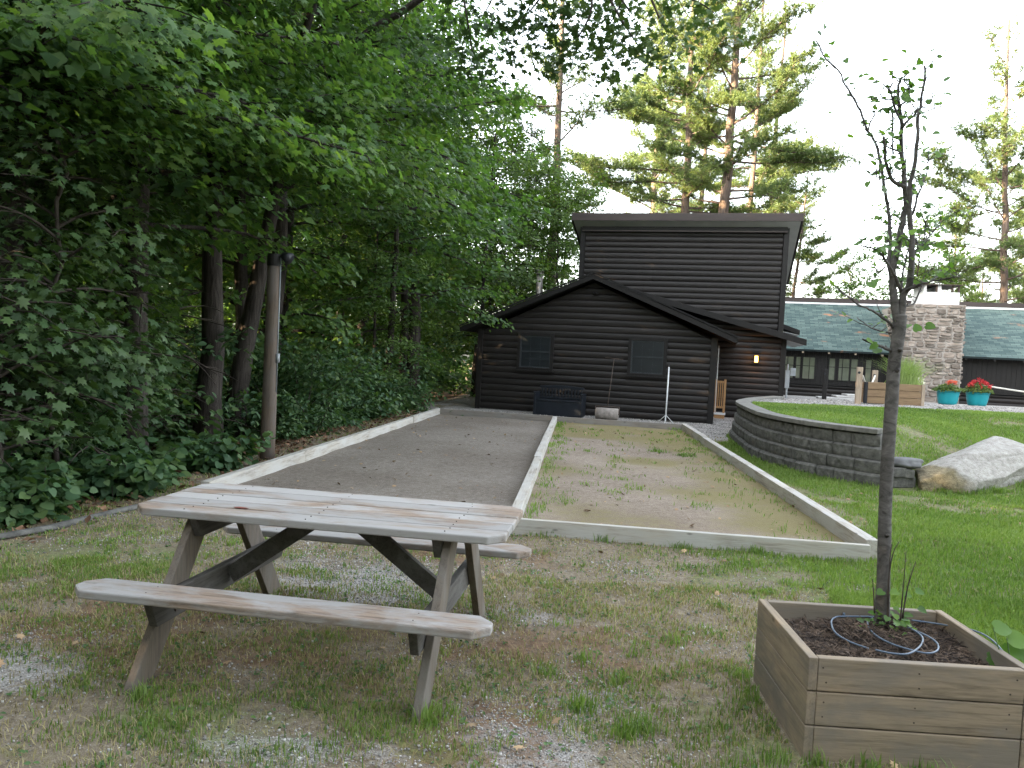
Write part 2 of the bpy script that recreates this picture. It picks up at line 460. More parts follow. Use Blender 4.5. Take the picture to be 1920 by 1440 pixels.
# ------------------------------------------------------------------ objects
def tag(o, label=None, cat=None, group=None, kind=None):
    if label: o['label'] = label
    if cat: o['category'] = cat
    if group: o['group'] = group
    if kind: o['kind'] = kind
    return o

def empty(name, loc=(0, 0, 0), rz=0.0):
    o = bpy.data.objects.new(name, None)
    o.location = loc
    o.rotation_euler = (0, 0, rz)
    o.empty_display_size = 0.2
    COL.objects.link(o)
    return o

class MB:
    def __init__(self):
        self.v, self.f = [], []
    def add(self, vs, fs):
        k = len(self.v)
        self.v += [tuple(p) for p in vs]
        self.f += [tuple(i + k for i in q) for q in fs]
    def box(self, c, s, rot=None):
        hx, hy, hz = s[0] / 2, s[1] / 2, s[2] / 2
        P = [Vector((x, y, z)) for x in (-hx, hx) for y in (-hy, hy) for z in (-hz, hz)]
        if rot is not None:
            P = [rot @ p for p in P]
        c = Vector(c)
        self.add([p + c for p in P], [(0, 1, 3, 2), (4, 6, 7, 5), (0, 4, 5, 1), (2, 3, 7, 6), (0, 2, 6, 4), (1, 5, 7, 3)])
    def b2(self, a, b):
        self.box([(a[i] + b[i]) / 2 for i in range(3)], [abs(b[i] - a[i]) for i in range(3)])
    def bar(self, p, q, wid, thick, upv=(0, 0, 1)):
        p, q = Vector(p), Vector(q)
        d = (q - p)
        x = d.normalized()
        y = Vector(upv).cross(x).normalized()
        z = x.cross(y)
        rot = Matrix((x, y, z)).transposed()
        self.box((p + q) / 2, (d.length, thick, wid), rot)
    def prism(self, poly, ax, lo, hi):
        """polygon in the two other axes, extruded along axis ax"""
        n = len(poly)
        def mk(p, t):
            q = list(p)
            q.insert(ax, t)
            return q
        vs = [mk(p, lo) for p in poly] + [mk(p, hi) for p in poly]
        fs = [tuple(range(n))[::-1], tuple(range(n, 2 * n))]
        fs += [(i, (i + 1) % n, n + (i + 1) % n, n + i) for i in range(n)]
        self.add(vs, fs)
    def tube(self, pts, rad, sides=8, cap=True, rough=0.0):
        pts = [Vector(p) for p in pts]
        n = len(pts)
        if not hasattr(rad, '__len__'):
            rad = [rad] * n
        vs, fs = [], []
        t0 = (pts[1] - pts[0]).normalized()
        a = t0.orthogonal().normalized()
        for i, p in enumerate(pts):
            t = (pts[min(i + 1, n - 1)] - pts[max(i - 1, 0)]).normalized()
            a = (a - t * a.dot(t)).normalized()
            b = t.cross(a)
            for k in range(sides):
                an = 2 * math.pi * k / sides
                rr = rad[i] * (1 + (random.uniform(-rough, rough) if rough else 0))
                vs.append(p + (a * math.cos(an) + b * math.sin(an)) * rr)
        for i in range(n - 1):
            for k in range(sides):
                k2 = (k + 1) % sides
                fs.append((i * sides + k, i * sides + k2, (i + 1) * sides + k2, (i + 1) * sides + k))
        if cap:
            fs.append(tuple(range(sides))[::-1])
            fs.append(tuple((n - 1) * sides + k for k in range(sides)))
        self.add(vs, fs)
    def lathe(self, prof, c, sides=28):
        vs, fs = [], []
        for (r, z) in prof:
            for k in range(sides):
                an = 2 * math.pi * k / sides
                vs.append((c[0] + r * math.cos(an), c[1] + r * math.sin(an), c[2] + z))
        for i in range(len(prof) - 1):
            for k in range(sides):
                k2 = (k + 1) % sides
                fs.append((i * sides + k, i * sides + k2, (i + 1) * sides + k2, (i + 1) * sides + k))
        self.add(vs, fs)
    def mesh(self, name, mat, smooth=False):
        me = bpy.data.meshes.new(name)
        me.from_pydata(self.v, [], self.f)
        me.materials.append(mat)
        if smooth:
            me.polygons.foreach_set('use_smooth', [True] * len(me.polygons))
        me.update()
        return me
    def build(self, name, mat, parent=None, smooth=False, bevel=0.0):
        return link(name, self.mesh(name, mat, smooth), parent, bevel)

def limb(p0, az, el, L, sag, seg=7, wob=.10):
    P = [Vector(p0)]
    d = Vector((math.cos(az) * math.cos(el), math.sin(az) * math.cos(el), math.sin(el)))
    for i in range(seg):
        d = (d + Vector((random.gauss(0, wob), random.gauss(0, wob), random.gauss(0, wob * .6) - sag / seg))).normalized()
        P.append(P[-1] + d * L / seg)
    return P

def link(name, me, parent=None, bevel=0.0):
    o = bpy.data.objects.new(name, me)
    COL.objects.link(o)
    if parent is not None:
        o.parent = parent
    if bevel:
        b = o.modifiers.new('bevel', 'BEVEL')
        b.width = bevel
        b.segments = 2
        b.limit_method = 'ANGLE'
    return o

def np_mesh(name, V, Fc, mat, smooth=False):
    """V (n,3) floats, Fc (m,k) ints"""
    me = bpy.data.meshes.new(name)
    nV, (nF, k) = len(V), Fc.shape
    me.vertices.add(nV)
    me.vertices.foreach_set('co', np.ascontiguousarray(V, dtype=np.float32).ravel())
    me.loops.add(nF * k)
    me.loops.foreach_set('vertex_index', np.ascontiguousarray(Fc, dtype=np.int32).ravel())
    me.polygons.add(nF)
    me.polygons.foreach_set('loop_start', np.arange(0, nF * k, k, dtype=np.int32))
    if smooth:
        me.polygons.foreach_set('use_smooth', np.ones(nF, dtype=bool))
    me.materials.append(mat)
    me.update(calc_edges=True)
    return me

def unit(a):
    return a / np.maximum(np.linalg.norm(a, axis=-1, keepdims=True), 1e-9)

MAPLE_V = np.array([(0, 0.40, 0.05)] + [(0, 0, 0), (.20, -.06, -.02), (.16, .16, 0), (.50, .30, -.08), (.24, .46, 0), (.33, .72, -.05),
                    (.12, .66, 0), (0, 1.0, -.10), (-.12, .66, 0), (-.33, .72, -.05), (-.24, .46, 0), (-.50, .30, -.08), (-.16, .16, 0), (-.20, -.06, -.02)], float)
MAPLE_F = np.array([(0, i, i + 1 if i < 14 else 1) for i in range(1, 15)])
OVAL_V = np.array([(0, 0, 0), (.27, .28, .07), (.26, .62, .06), (0, 1, -.07), (-.26, .62, .06), (-.27, .28, .07), (0, .45, -.02)], float)
OVAL_F = np.array([(6, 0, 1), (6, 1, 2), (6, 2, 3), (6, 3, 4), (6, 4, 5), (6, 5, 0)])
RHOMB_V = np.array([(0, 0, 0), (.36, .42, .08), (0, 1, -.06), (-.36, .42, .08)], float)
RHOMB_F = np.array([(0, 1, 2), (0, 2, 3)])
HEART_V = np.array([(0, .45, 0)] + [(0, .06, 0), (.22, -.04, .05), (.44, .16, .08), (.44, .45, .07), (.25, .78, .02), (0, 1.0, -.07),
                    (-.25, .78, .02), (-.44, .45, .07), (-.44, .16, .08), (-.22, -.04, .05)], float)
HEART_F = np.array([(0, i, i + 1 if i < 10 else 1) for i in range(1, 11)])
NEEDLE_V = np.array([(-.06, 0, 0), (.06, 0, 0), (0, 1, 0)], float)
NEEDLE_F = np.array([(0, 1, 2)])

def scatter(name, tmpl, C, N, T, size, mat, wide=None):
    """one mesh of many copies of a small template: centre C, normal N, pointing along T"""
    tv, tf = tmpl
    n, k = len(C), len(tv)
    N = unit(N)
    T = unit(T - N * np.sum(T * N, axis=1, keepdims=True))
    B = np.cross(T, N)
    s = np.asarray(size, float)[:, None, None]
    wx = s if wide is None else np.asarray(wide, float)[:, None, None]
    V = C[:, None, :] + wx * tv[None, :, 0, None] * B[:, None, :] + s * tv[None, :, 1, None] * T[:, None, :] + s * tv[None, :, 2, None] * N[:, None, :]
    Fc = (np.arange(n)[:, None, None] * k + tf[None]).reshape(-1, tf.shape[1])
    return np_mesh(name, V.reshape(-1, 3), Fc, mat)

MAPLE, OVAL, RHOMB, HEART, NEEDLE = (MAPLE_V, MAPLE_F), (OVAL_V, OVAL_F), (RHOMB_V, RHOMB_F), (HEART_V, HEART_F), (NEEDLE_V, NEEDLE_F)

# ------------------------------------------------------------------ ground
def sstep(a, b, x):
    t = np.clip((x - a) / (b - a), 0, 1)
    return t * t * (3 - 2 * t)

WALL = np.array([(5.20, 10.45), (5.03, 10.55), (4.65, 11.04), (4.40, 11.60), (4.24, 12.50), (4.24, 13.3), (4.36, 14.15), (4.72, 16.2), (5.2, 17.5), (5.9, 18.8), (6.9, 20.3)])
ZT = 0.79
TABLE = Vector((-0.88, 4.03, 0))
TABLE_RZ = R_(-8.6)

def wall_x(y):
    return np.interp(y, WALL[:, 1], WALL[:, 0])

def rail_left(y):
    return -3.13 + (y - 6.4) * 0.1175
def rail_mid(y):
    return 0.06 + (y - 6.76) * 0.088
def rail_right(y):
    return 3.08 + (y - 6.35) * 0.0745

_gr = np.random.default_rng(3)
_wv = [(_gr.uniform(0.4, 3.0), _gr.uniform(0, 6.28), _gr.uniform(0, 6.28)) for _ in range(24)]
def wav(x, y, k0=0, k1=24, f=1.0):
    s = 0
    for (q, a, p) in _wv[k0:k1]:
        s = s + np.sin(f * q * (x * math.cos(a) + y * math.sin(a)) + p) / math.sqrt(k1 - k0)
    return s

def height(x, y):
    x = np.asarray(x, float); y = np.asarray(y, float)
    u = np.clip((x - 5.2) / 2, 0, 1)
    ylo = 10.45 - 0.9 * u
    yhi = 11.4 + 4.2 * np.clip((x - 5.2) / 3.0, 0, 1)
    rmp = sstep(ylo, yhi, y)
    inside = sstep(0.12, 0.34, x - wall_x(y)) * (y > 10.2) 
    inside = np.where(y < 10.6, inside * sstep(5.0, 5.6, x), inside)
    z = (ZT - 0.05) * rmp * inside
    z = z + 0.045 * inside * sstep(0.5, 3.0, x - wall_x(y)) * rmp
    z = z - 0.030 * np.clip(y - 18.5, 0, 14) * inside * rmp
    left = np.clip(rail_left(y) - 0.85 - x, 0, None)
    z = z - 0.5 * (1 - np.exp(-left * 0.30)) - 0.02 * np.clip(left - 4, 0, 40)
    z = z + 0.012 * wav(x, y, 0, 12, 2.0) * np.exp(-np.abs(x) / 30) + 0.006 * wav(x, y, 12, 24, 6.0)
    far = np.hypot(x, y)
    z = z - 0.035 * np.clip(far - 45, 0, 300) * (y > 0)
    return z

def blob(x, y, cx, cy, sx, sy):
    return np.exp(-(((x - cx) / sx) ** 2 + ((y - cy) / sy) ** 2))

def zones(x, y):
    n1 = 0.5 + 0.28 * wav(x, y, 0, 12, 1.3)
    n2 = 0.5 + 0.28 * wav(x, y, 8, 24, 2.6)
    green = np.full_like(x, 0.30)
    # lawn right of the courts
    lawn = sstep(0.10, 0.5, x - rail_right(y)) * (y > 6.3)
    lawn = np.maximum(lawn, sstep(0.9, 2.4, x - 0.12 * (y - 3)) * sstep(2.9, 3.6, y) )
    lawn = np.maximum(lawn, sstep(-0.2, 2.2, x) * sstep(4.3, 5.8, y) * (y < 7.0) * 0.85)
    green = np.maximum(green, lawn * 0.95)
    green += 0.38 * blob(x, y, -3.0, 5.5, 1.2, 0.7) + 0.25 * blob(x, y, -1.4, 3.2, 0.8, 0.35)
    green += 0.25 * blob(x, y, 1.0, 3.3, 0.5, 0.5) + 0.2 * blob(x, y, -0.6, 3.1, 0.8, 0.25)
    green -= 0.42 * blob(x, y, 5.9, 12.2, 0.8, 0.6)
    green = green + 0.14 * wav(x, y, 0, 16, 1.1) * lawn - 0.35 * blob(x, y, 8.6, 9.6, 1.2, 0.8)
    green -= 0.4 * np.exp(-((x - rail_right(y) - .2) / .22) ** 2) * (y > 7.5)
    gravel = 0.12 + 0.75 * blob(x, y, -0.9, 5.2, 0.75, 0.55) + 0.65 * blob(x, y, -2.35, 3.6, 0.6, 0.35) + 0.75 * blob(x, y, 0.12, 3.05, 0.3, 0.5)
    gravel += 0.5 * blob(x, y, -0.75, 2.95, 0.5, 0.16) + 0.4 * blob(x, y, 0.5, 3.6, 0.25, 0.3) + 0.4 * blob(x, y, 0.25, 4.6, 0.4, 0.25)
    gravel += 0.35 * blob(x, y, 3.9, 8.8, 0.25, 0.8) + 0.3 * blob(x, y, 4.0, 11.2, 0.3, 0.8)
    litter = 0.30 + 0.4 * blob(x, y, -2.1, 4.3, 0.6, 0.6) + 0.35 * blob(x, y, 0.5, 4.2, 0.8, 0.5) + 0.3 * blob(x, y, 0.0, 3.2, 0.5, 0.5)
    litter += 0.3 * blob(x, y, -0.4, 6.0, 1.0, 0.5) + 0.25 * blob(x, y, -1.3, 3.9, 0.9, 0.4)
    # gravel strip along the cabin and round the wall's far end
    strip = sstep(17.15, 17.7, y + 0.26 * x - 0.9 ) * (x < 9) * (x > -3)
    strip = np.maximum(strip, sstep(15.2, 16.4, y) * (x > rail_right(y) + 0.12) * (x < wall_x(y)))
    gravel = np.maximum(gravel, strip * 1.0)
    # gravel terrace beyond the upper lawn
    ter = sstep(-0.15, 0.15, y - (17.35 - 0.345 * np.clip(x - 6.0, -1, 20) + 0.022 * np.clip(x - 6, 0, 9) ** 2) - 0.3) * (x > wall_x(y) + 0.6)
    gravel = np.where((ter > 0) & (y > 12), np.maximum(gravel, 1.25 * ter), gravel)
    green = green * (1 - np.clip(strip, 0, 1)) * (1 - ter)
    litter = litter * (1 - np.clip(strip + ter, 0, 1))
    # wooded bank
    wood_ = sstep(0.25, 1.2, rail_left(y) - 0.35 - x)
    edge = sstep(0.0, 0.3, rail_left(y) - 0.1 - x) * (y > 6.2)
    litter = np.maximum(litter, 0.95 * wood_)
    litter = np.maximum(litter, 0.45 * edge)
    green = np.where(edge > 0.3, np.maximum(green, 0.42 * edge) * (1 - wood_), green * (1 - wood_))
    gravel = gravel * (1 - wood_)
    return np.clip(green, 0, 1.2), np.clip(gravel, 0, 1.3), np.clip(litter, 0, 1.2)

def grid_mesh(name, xs, ys, hf, mat, zonef=None):
    X, Y = np.meshgrid(xs, ys)
    Z = hf(X, Y)
    V = np.stack([X, Y, Z], -1).reshape(-1, 3)
    nx, ny = len(xs), len(ys)
    i, j = np.meshgrid(np.arange(nx - 1), np.arange(ny - 1))
    a = (j * nx + i).ravel()
    Fc = np.stack([a, a + 1, a + nx + 1, a + nx], 1)
    me = np_mesh(name, V, Fc, mat, True)
    if zonef is not None:
        zs = zonef(X.ravel(), Y.ravel())
        z4 = np.ones((len(V), 4), np.float32)
        for k in range(3):
            z4[:, k] = zs[k]
        ca = me.color_attributes.new('zone', 'FLOAT_COLOR', 'POINT')
        ca.data.foreach_set('color', z4.ravel())
    return me

gx = np.concatenate([np.linspace(-600, -9, 40) , np.arange(-8.9, 13, 0.07), np.linspace(13.2, 40, 40), np.linspace(45, 600, 25)])
gy = np.concatenate([np.linspace(-200, 2, 24), np.arange(2.1, 21, 0.065), np.linspace(21.2, 40, 60), np.linspace(42, 900, 40)])
g = link('ground', grid_mesh('ground', gx, gy, height, M['ground'], zones))
tag(g, kind='structure')

# ------------------------------------------------------------------ bocce courts
def court(name, xl, xr, y0, y1, mat, zf):
    nu, nv = 60, 160
    U, Vv = np.meshgrid(np.linspace(0, 1, nu), np.linspace(0, 1, nv))
    Y = (y0[0] * (1 - U) + y0[1] * U) * (1 - Vv) + (y1[0] * (1 - U) + y1[1] * U) * Vv
    X = xl(Y) * (1 - U) + xr(Y) * U
    Z = 0.035 + 0.006 * wav(X, Y, 0, 24, 3.0)
    P = np.stack([X, Y, Z], -1).reshape(-1, 3)
    i, j = np.meshgrid(np.arange(nu - 1), np.arange(nv - 1))
    a = (j * nu + i).ravel()
    me = np_mesh(name, P, np.stack([a, a + 1, a + nu + 1, a + nu], 1), mat, True)
    z4 = np.ones((len(P), 4), np.float32)
    z4[:, 0] = zf(X, Y, U, Vv).ravel()
    ca = me.color_attributes.new('zone', 'FLOAT_COLOR', 'POINT')
    ca.data.foreach_set('color', z4.ravel())
    return tag(link(name, me), kind='structure')

def moss_r(X, Y, U, Vv):
    e = 0.50 + 0.13 * sstep(0.5, 1.0, U) + 0.30 * sstep(0.55, 0.9, Vv) + 0.22 * wav(X, Y, 0, 24, 1.6) - 0.42 * blob(U, Vv, 0.22, 0.45, 0.30, 0.25) - 0.25 * blob(U, Vv, 0.3, 0.1, 0.3, 0.12)
    return np.clip(e, 0, 1)
def moss_l(X, Y, U, Vv):
    return np.clip(0.25 + 0.25 * sstep(0.9, 1.0, Vv) + 0.2 * sstep(0.93, 1.0, U), 0, 1)
court('court_surface', rail_left, rail_mid, (7.55, 6.85), (18.25, 17.75), M['court_grey'], moss_l)
court('court_surface', rail_mid, rail_right, (6.8, 6.45), (17.75, 17.2), M['court_moss'], moss_r)

def rail(name, p, q, wdt, h, mat, label, joints=2, seed=1, group='timber rails framing the bocce courts'):
    """a rail of long timbers set end to end on the ground"""
    rr = random.Random(seed)
    p, q = Vector((p[0], p[1], 0)), Vector((q[0], q[1], 0))
    o = empty(name, p, math.atan2(q.y - p.y, q.x - p.x))
    L = (q - p).length
    cuts = [0] + [L * (k + 1) / (joints + 1) + rr.uniform(-.3, .3) for k in range(joints)] + [L]
    mb = MB()
    for a, b in zip(cuts[:-1], cuts[1:]):
        dy, dz = rr.uniform(-.006, .006), rr.uniform(-.006, .006)
        mb.b2((a + .002, -wdt / 2 + dy, -0.06), (b - .002, wdt / 2 + dy, h + dz))
    me = mb.mesh(name, mat)
    COL.objects.unlink(o)
    bpy.data.objects.remove(o)
    ob = link(name, me, None, 0.006)
    ob.location = p
    ob.rotation_euler = (0, 0, math.atan2(q.y - p.y, q.x - p.x))
    tag(ob, label, 'rail', group)
    return ob

yl0, yl1 = 6.35, 18.35
rail('court_rail', (rail_left(7.6), 7.6), (rail_left(18.35), 18.35), 0.09, 0.17, M['rail_x'], 'long pale timber rail on the wooded side of the left court', 3, 1)
rail('court_rail', (rail_mid(6.80), 6.80), (rail_mid(17.75), 17.75), 0.10, 0.16, M['rail_x'], 'pale timber rail dividing the two bocce courts down the middle', 2, 2)
rail('court_rail', (rail_right(6.42), 6.42), (rail_right(17.3), 17.3), 0.11, 0.17, M['rail_x'], 'bright timber rail on the lawn side of the mossy right court', 3, 3)
rail('court_rail', (0.04, 6.735), (3.03, 6.36), 0.055, 0.15, M['rail_x'], 'near end timber of the mossy court facing the picnic table', 0, 4)
rail('court_rail', (-2.90, 7.55), (-0.04, 6.80), 0.055, 0.14, M['rail_x'], 'near end timber of the grey court mostly hidden behind the picnic table', 0, 5)
rail('court_rail', (-1.70, 18.36), (0.98, 17.82), 0.05, 0.16, M['rail_old'], 'grey far end timber of the left court before the dark bench', 0, 6)
rail('court_rail', (1.08, 17.80), (3.86, 17.26), 0.05, 0.16, M['rail_old'], 'grey far end timber of the mossy court before the roller', 0, 7)
# low landscape edging running on from the left rail
mb = MB()
ed = [(-2.95, 8.4), (-3.22, 7.3), (-3.40, 6.75), (-3.64, 6.15), (-3.85, 5.75), (-4.4, 5.0)]
mb.tube([(x, y, float(height(x, y)) + 0.02) for x, y in ed], [0.03, 0.034, 0.03, 0.03, 0.028, 0.025], 6, True, 0.15)
tag(mb.build('edging_strip', M['block'], None, True), 'dark low landscape edging strip between rough grass and the woods', 'edging')

# ------------------------------------------------------------------ picnic table
def clipped_board(mb, x0, x1, y0, y1, z0, z1, cl=(0, 0, 0, 0)):
    """board seen from above with clipped corners (x0y0, x1y0, x1y1, x0y1)"""
    a, b, c, d = cl
    poly = []
    poly += [(x0, y0 + a), (x0 + a, y0)] if a else [(x0, y0)]
    poly += [(x1 - b, y0), (x1, y0 + b)] if b else [(x1, y0)]
    poly += [(x1, y1 - c), (x1 - c, y1)] if c else [(x1, y1)]
    poly += [(x0 + d, y1), (x0, y1 - d)] if d else [(x0, y1)]
    mb.prism(poly, 2, z0, z1)

tbl = empty('picnic_table', TABLE, TABLE_RZ)
tag(tbl, 'weathered wooden picnic table with two attached benches on patchy grass', 'picnic table')
mb = MB()
edges = np.linspace(-0.375, 0.375, 6)
for k in range(5):
    cl = (0.075, 0.075, 0, 0) if k == 0 else ((0, 0, 0.075, 0.075) if k == 4 else (0, 0, 0, 0))
    e = random.uniform(-.004, .004)
    clipped_board(mb, -0.952 + e, 0.94 + e, edges[k] + .004, edges[k + 1] - .004, 0.702 + random.uniform(-.001, .001), 0.742 + random.uniform(-.0015, .0015), cl)
mb.build('tabletop', M['table_top'], tbl, False, 0.007)
for sg in (-1, 1):
    mb = MB()
    y0, y1 = (-0.755, -0.555) if sg < 0 else (0.545, 0.745)
    c = 0.07
    clipped_board(mb, -0.985, 0.955, y0, y1, 0.398, 0.438, (c, c, c, c))
    tag(mb.build('bench_seat', M['table_top'], tbl, False, 0.008))
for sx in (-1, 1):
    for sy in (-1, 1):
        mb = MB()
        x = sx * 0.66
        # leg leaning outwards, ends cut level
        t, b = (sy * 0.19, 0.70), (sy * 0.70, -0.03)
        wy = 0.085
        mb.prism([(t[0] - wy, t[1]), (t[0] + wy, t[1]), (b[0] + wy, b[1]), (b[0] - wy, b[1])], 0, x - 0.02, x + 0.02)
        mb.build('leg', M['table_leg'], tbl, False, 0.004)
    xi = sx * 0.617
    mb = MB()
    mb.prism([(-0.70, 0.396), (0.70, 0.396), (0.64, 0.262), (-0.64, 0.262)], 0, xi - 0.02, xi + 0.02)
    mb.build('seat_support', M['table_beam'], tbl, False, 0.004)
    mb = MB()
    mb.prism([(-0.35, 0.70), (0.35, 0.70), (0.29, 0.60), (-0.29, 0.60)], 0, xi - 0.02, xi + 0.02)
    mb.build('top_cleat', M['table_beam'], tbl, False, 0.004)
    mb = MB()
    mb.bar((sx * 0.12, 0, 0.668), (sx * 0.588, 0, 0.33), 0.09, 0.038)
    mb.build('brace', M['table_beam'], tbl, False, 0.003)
    for sy in (-1, 1):
        for yy, zz in ((sy * 0.43, 0.34), (sy * 0.50, 0.30)):
            mb = MB()
            mb.tube([(xi - sx * 0.028, yy, zz), (xi - sx * 0.019, yy, zz)], 0.010, 10)
            mb.build('bolt', M['iron'], tbl)
mb = MB()
mb.prism([(-0.30, 0.70), (0.30, 0.70), (0.24, 0.665), (-0.24, 0.665)], 0, -0.10, -0.062)
mb.build('top_cleat', M['table_beam'], tbl, False, 0.003)
for x in (-.66, .66, -.08):
    for k in range(5):
        yc = (edges[k] + edges[k + 1]) / 2
        for dy in (-.035, .035):
            mb = MB()
            x_ = x + random.uniform(-.012, .012) + (.04 if x == -.08 else 0)
            mb.tube([(x_, yc + dy, .7405), (x_, yc + dy, .7449)], .0034, 8)
            mb.build('screw', M['iron'], tbl)
for x in (-.62, .62):
    for yc in (-.70, -.61, .60, .69):
        mb = MB()
        mb.tube([(x, yc, .4365), (x, yc, .4392)], .0036, 8)
        mb.build('screw', M['iron'], tbl)
stain = MB()
ds = [(0.0, 0.0), (.028, .012), (.06, .006), (.085, -.004), (.05, -.016), (.02, -.012)]
stain.prism([(-0.475 + a, -0.21 + b * 1.3) for a, b in ds], 2, 0.7437, 0.7447)
sm, n_, l_, b_ = base_mat('red brown stain')
b_.inputs['Base Color'].default_value = (0.16, 0.045, 0.035, 1)
stain.build('stain', sm, tbl)

# ------------------------------------------------------------------ wooden planter with sapling
PL = Vector((1.255, 3.085, 0)); PL_RZ = R_(-2.4); PW, PD, PH = 0.90, 0.75, 0.425
pln = empty('wooden_planter', PL, PL_RZ)
tag(pln, 'square planter of three stacked tan boards holding the young tree', 'planter')
for k in range(3):
    z0, z1 = k * 0.1417 - (0.03 if k == 0 else 0) + .0025, (k + 1) * 0.1417 - .0025
    for nm, a, b, mt in (('front_board', (0.041, 0.002), (PW - 0.041, 0.04), 'planter'), ('back_board', (0.041, PD - 0.04), (PW - 0.041, PD - 0.002), 'planter'),
                         ('side_board', (0, 0), (0.038, PD), 'planter_y'), ('side_board', (PW - 0.038, 0), (PW, PD), 'planter_y')):
        mb = MB()
        j = random.uniform(-.002, .002)
        mb.b2((a[0] + j, a[1] + j, z0), (b[0] + j, b[1] + j, z1))
        mb.build(nm, M[mt], pln, False, 0.004)
for k in range(3):
    for x in (0.09, 0.45, 0.80):
        for dz in (.04, .10):
            mb = MB()
            x_ = x + random.uniform(-.03, .03)
            mb.tube([(x_, 0.0005, k * .1417 + dz), (x_, 0.003, k * .1417 + dz)], .004, 6)
            mb.build('nail', M['iron'], pln)
cp, sp_ = math.cos(PL_RZ), math.sin(PL_RZ)
def P2W(x, y, z):
    return Vector((PL.x + x * cp - y * sp_, PL.y + x * sp_ + y * cp, z))
def mulch_h(x, y):
    return 0.345 + 0.012 * wav(x, y, 0, 24, 9) + 0.03 * np.exp(-((x - 0.56) ** 2 + (y - 0.58) ** 2) / 0.03) - 0.02 * np.exp(-((x - 0.8) ** 2 + (y - 0.2) ** 2) / 0.05)
xs, ys = np.linspace(0.036, PW - 0.036, 70), np.linspace(0.036, PD - 0.036, 60)
me = grid_mesh('mulch', xs, ys, mulch_h, M['soil'])
mo = link('mulch', me)
mo.location = PL; mo.rotation_euler = (0, 0, PL_RZ)
tag(mo, kind='stuff', label='dark bark mulch filling the wooden planter', cat='mulch')
CHIP = (np.array([(-.16, 0, 0), (.16, 0, 0), (.1, 1, .04), (-.12, .9, .03), (0, .5, .16)], float), np.array([(0, 1, 4), (1, 2, 4), (2, 3, 4), (3, 0, 4)]))
nC = 5200
cx, cy = RNG.uniform(0.05, PW - 0.05, nC), RNG.uniform(0.05, PD - 0.05, nC)
C = np.stack([cx, cy, mulch_h(cx, cy) + RNG.uniform(0, .016, nC)], 1)
N = np.stack([RNG.normal(0, .45, nC), RNG.normal(0, .45, nC), np.ones(nC)], 1)
T = RNG.normal(0, 1, (nC, 3))
sz = RNG.uniform(.012, .055, nC)
co = link('bark_chips', scatter('bark_chips', CHIP, C, N, T, sz, M['chip'], np.minimum(sz, .012) * RNG.uniform(.5, 1.2, nC)))
co.location = PL; co.rotation_euler = (0, 0, PL_RZ)
tag(co, kind='stuff', label='loose bark chips and dead needles strewn over the planter mulch', cat='bark chips')

SAP_Y = 3.667
def spx(path, dy=0.0):
    return [at(u, v, SAP_Y + dy * i / max(1, len(path) - 1)) for i, (u, v) in enumerate(path)]

def smooth_path(P, k=4):
    P = [Vector(p) for p in P]
    out = []
    for i in range(len(P) - 1):
        p0, p1, p2, p3 = P[max(i - 1, 0)], P[i], P[i + 1], P[min(i + 2, len(P) - 1)]
        for j in range(k):
            t = j / k
            out.append(0.5 * ((2 * p1) + (p2 - p0) * t + (2 * p0 - 5 * p1 + 4 * p2 - p3) * t * t + (3 * p1 - p0 - 3 * p2 + p3) * t ** 3))
    out.append(P[-1])
    return out

sap_base = gnd(1653, 1180, 0.36)
sap = empty('sapling', (sap_base.x, sap_base.y, 0.36))
tag(sap, 'young bare grey sapling with few leaves growing in the tan planter', 'tree')
def local(P, o):
    return [Vector(p) - o.location for p in P]
mb = MB()
trunk = [(1653, 1195), (1654, 1170), (1656, 1100), (1658, 1030), (1660, 950), (1665, 850), (1672, 750), (1676, 690), (1683, 640), (1686, 612), (1688, 590)]
trad = [0.046, 0.036, 0.031, 0.030, 0.0295, 0.0295, 0.0295, 0.029, 0.029, 0.031, 0.030]
tp = smooth_path(spx(trunk), 4)
tr = list(np.interp(np.linspace(0, 10, len(tp)), range(11), trad))
mb.tube(local(tp, sap), tr, 14, True, 0.035)
for u, v in ((1677, 693), (1684, 655), (1660, 1000), (1655, 1125)):       # swellings at old branch scars
    p = at(u + random.uniform(-4, 4), v, SAP_Y) - sap.location
    mb.tube([p + Vector((0, -.026, -.004)), p + Vector((0.003, -.038, .002))], [.012, .006], 8)
mb.build('trunk', M['sapbark'], sap, True)
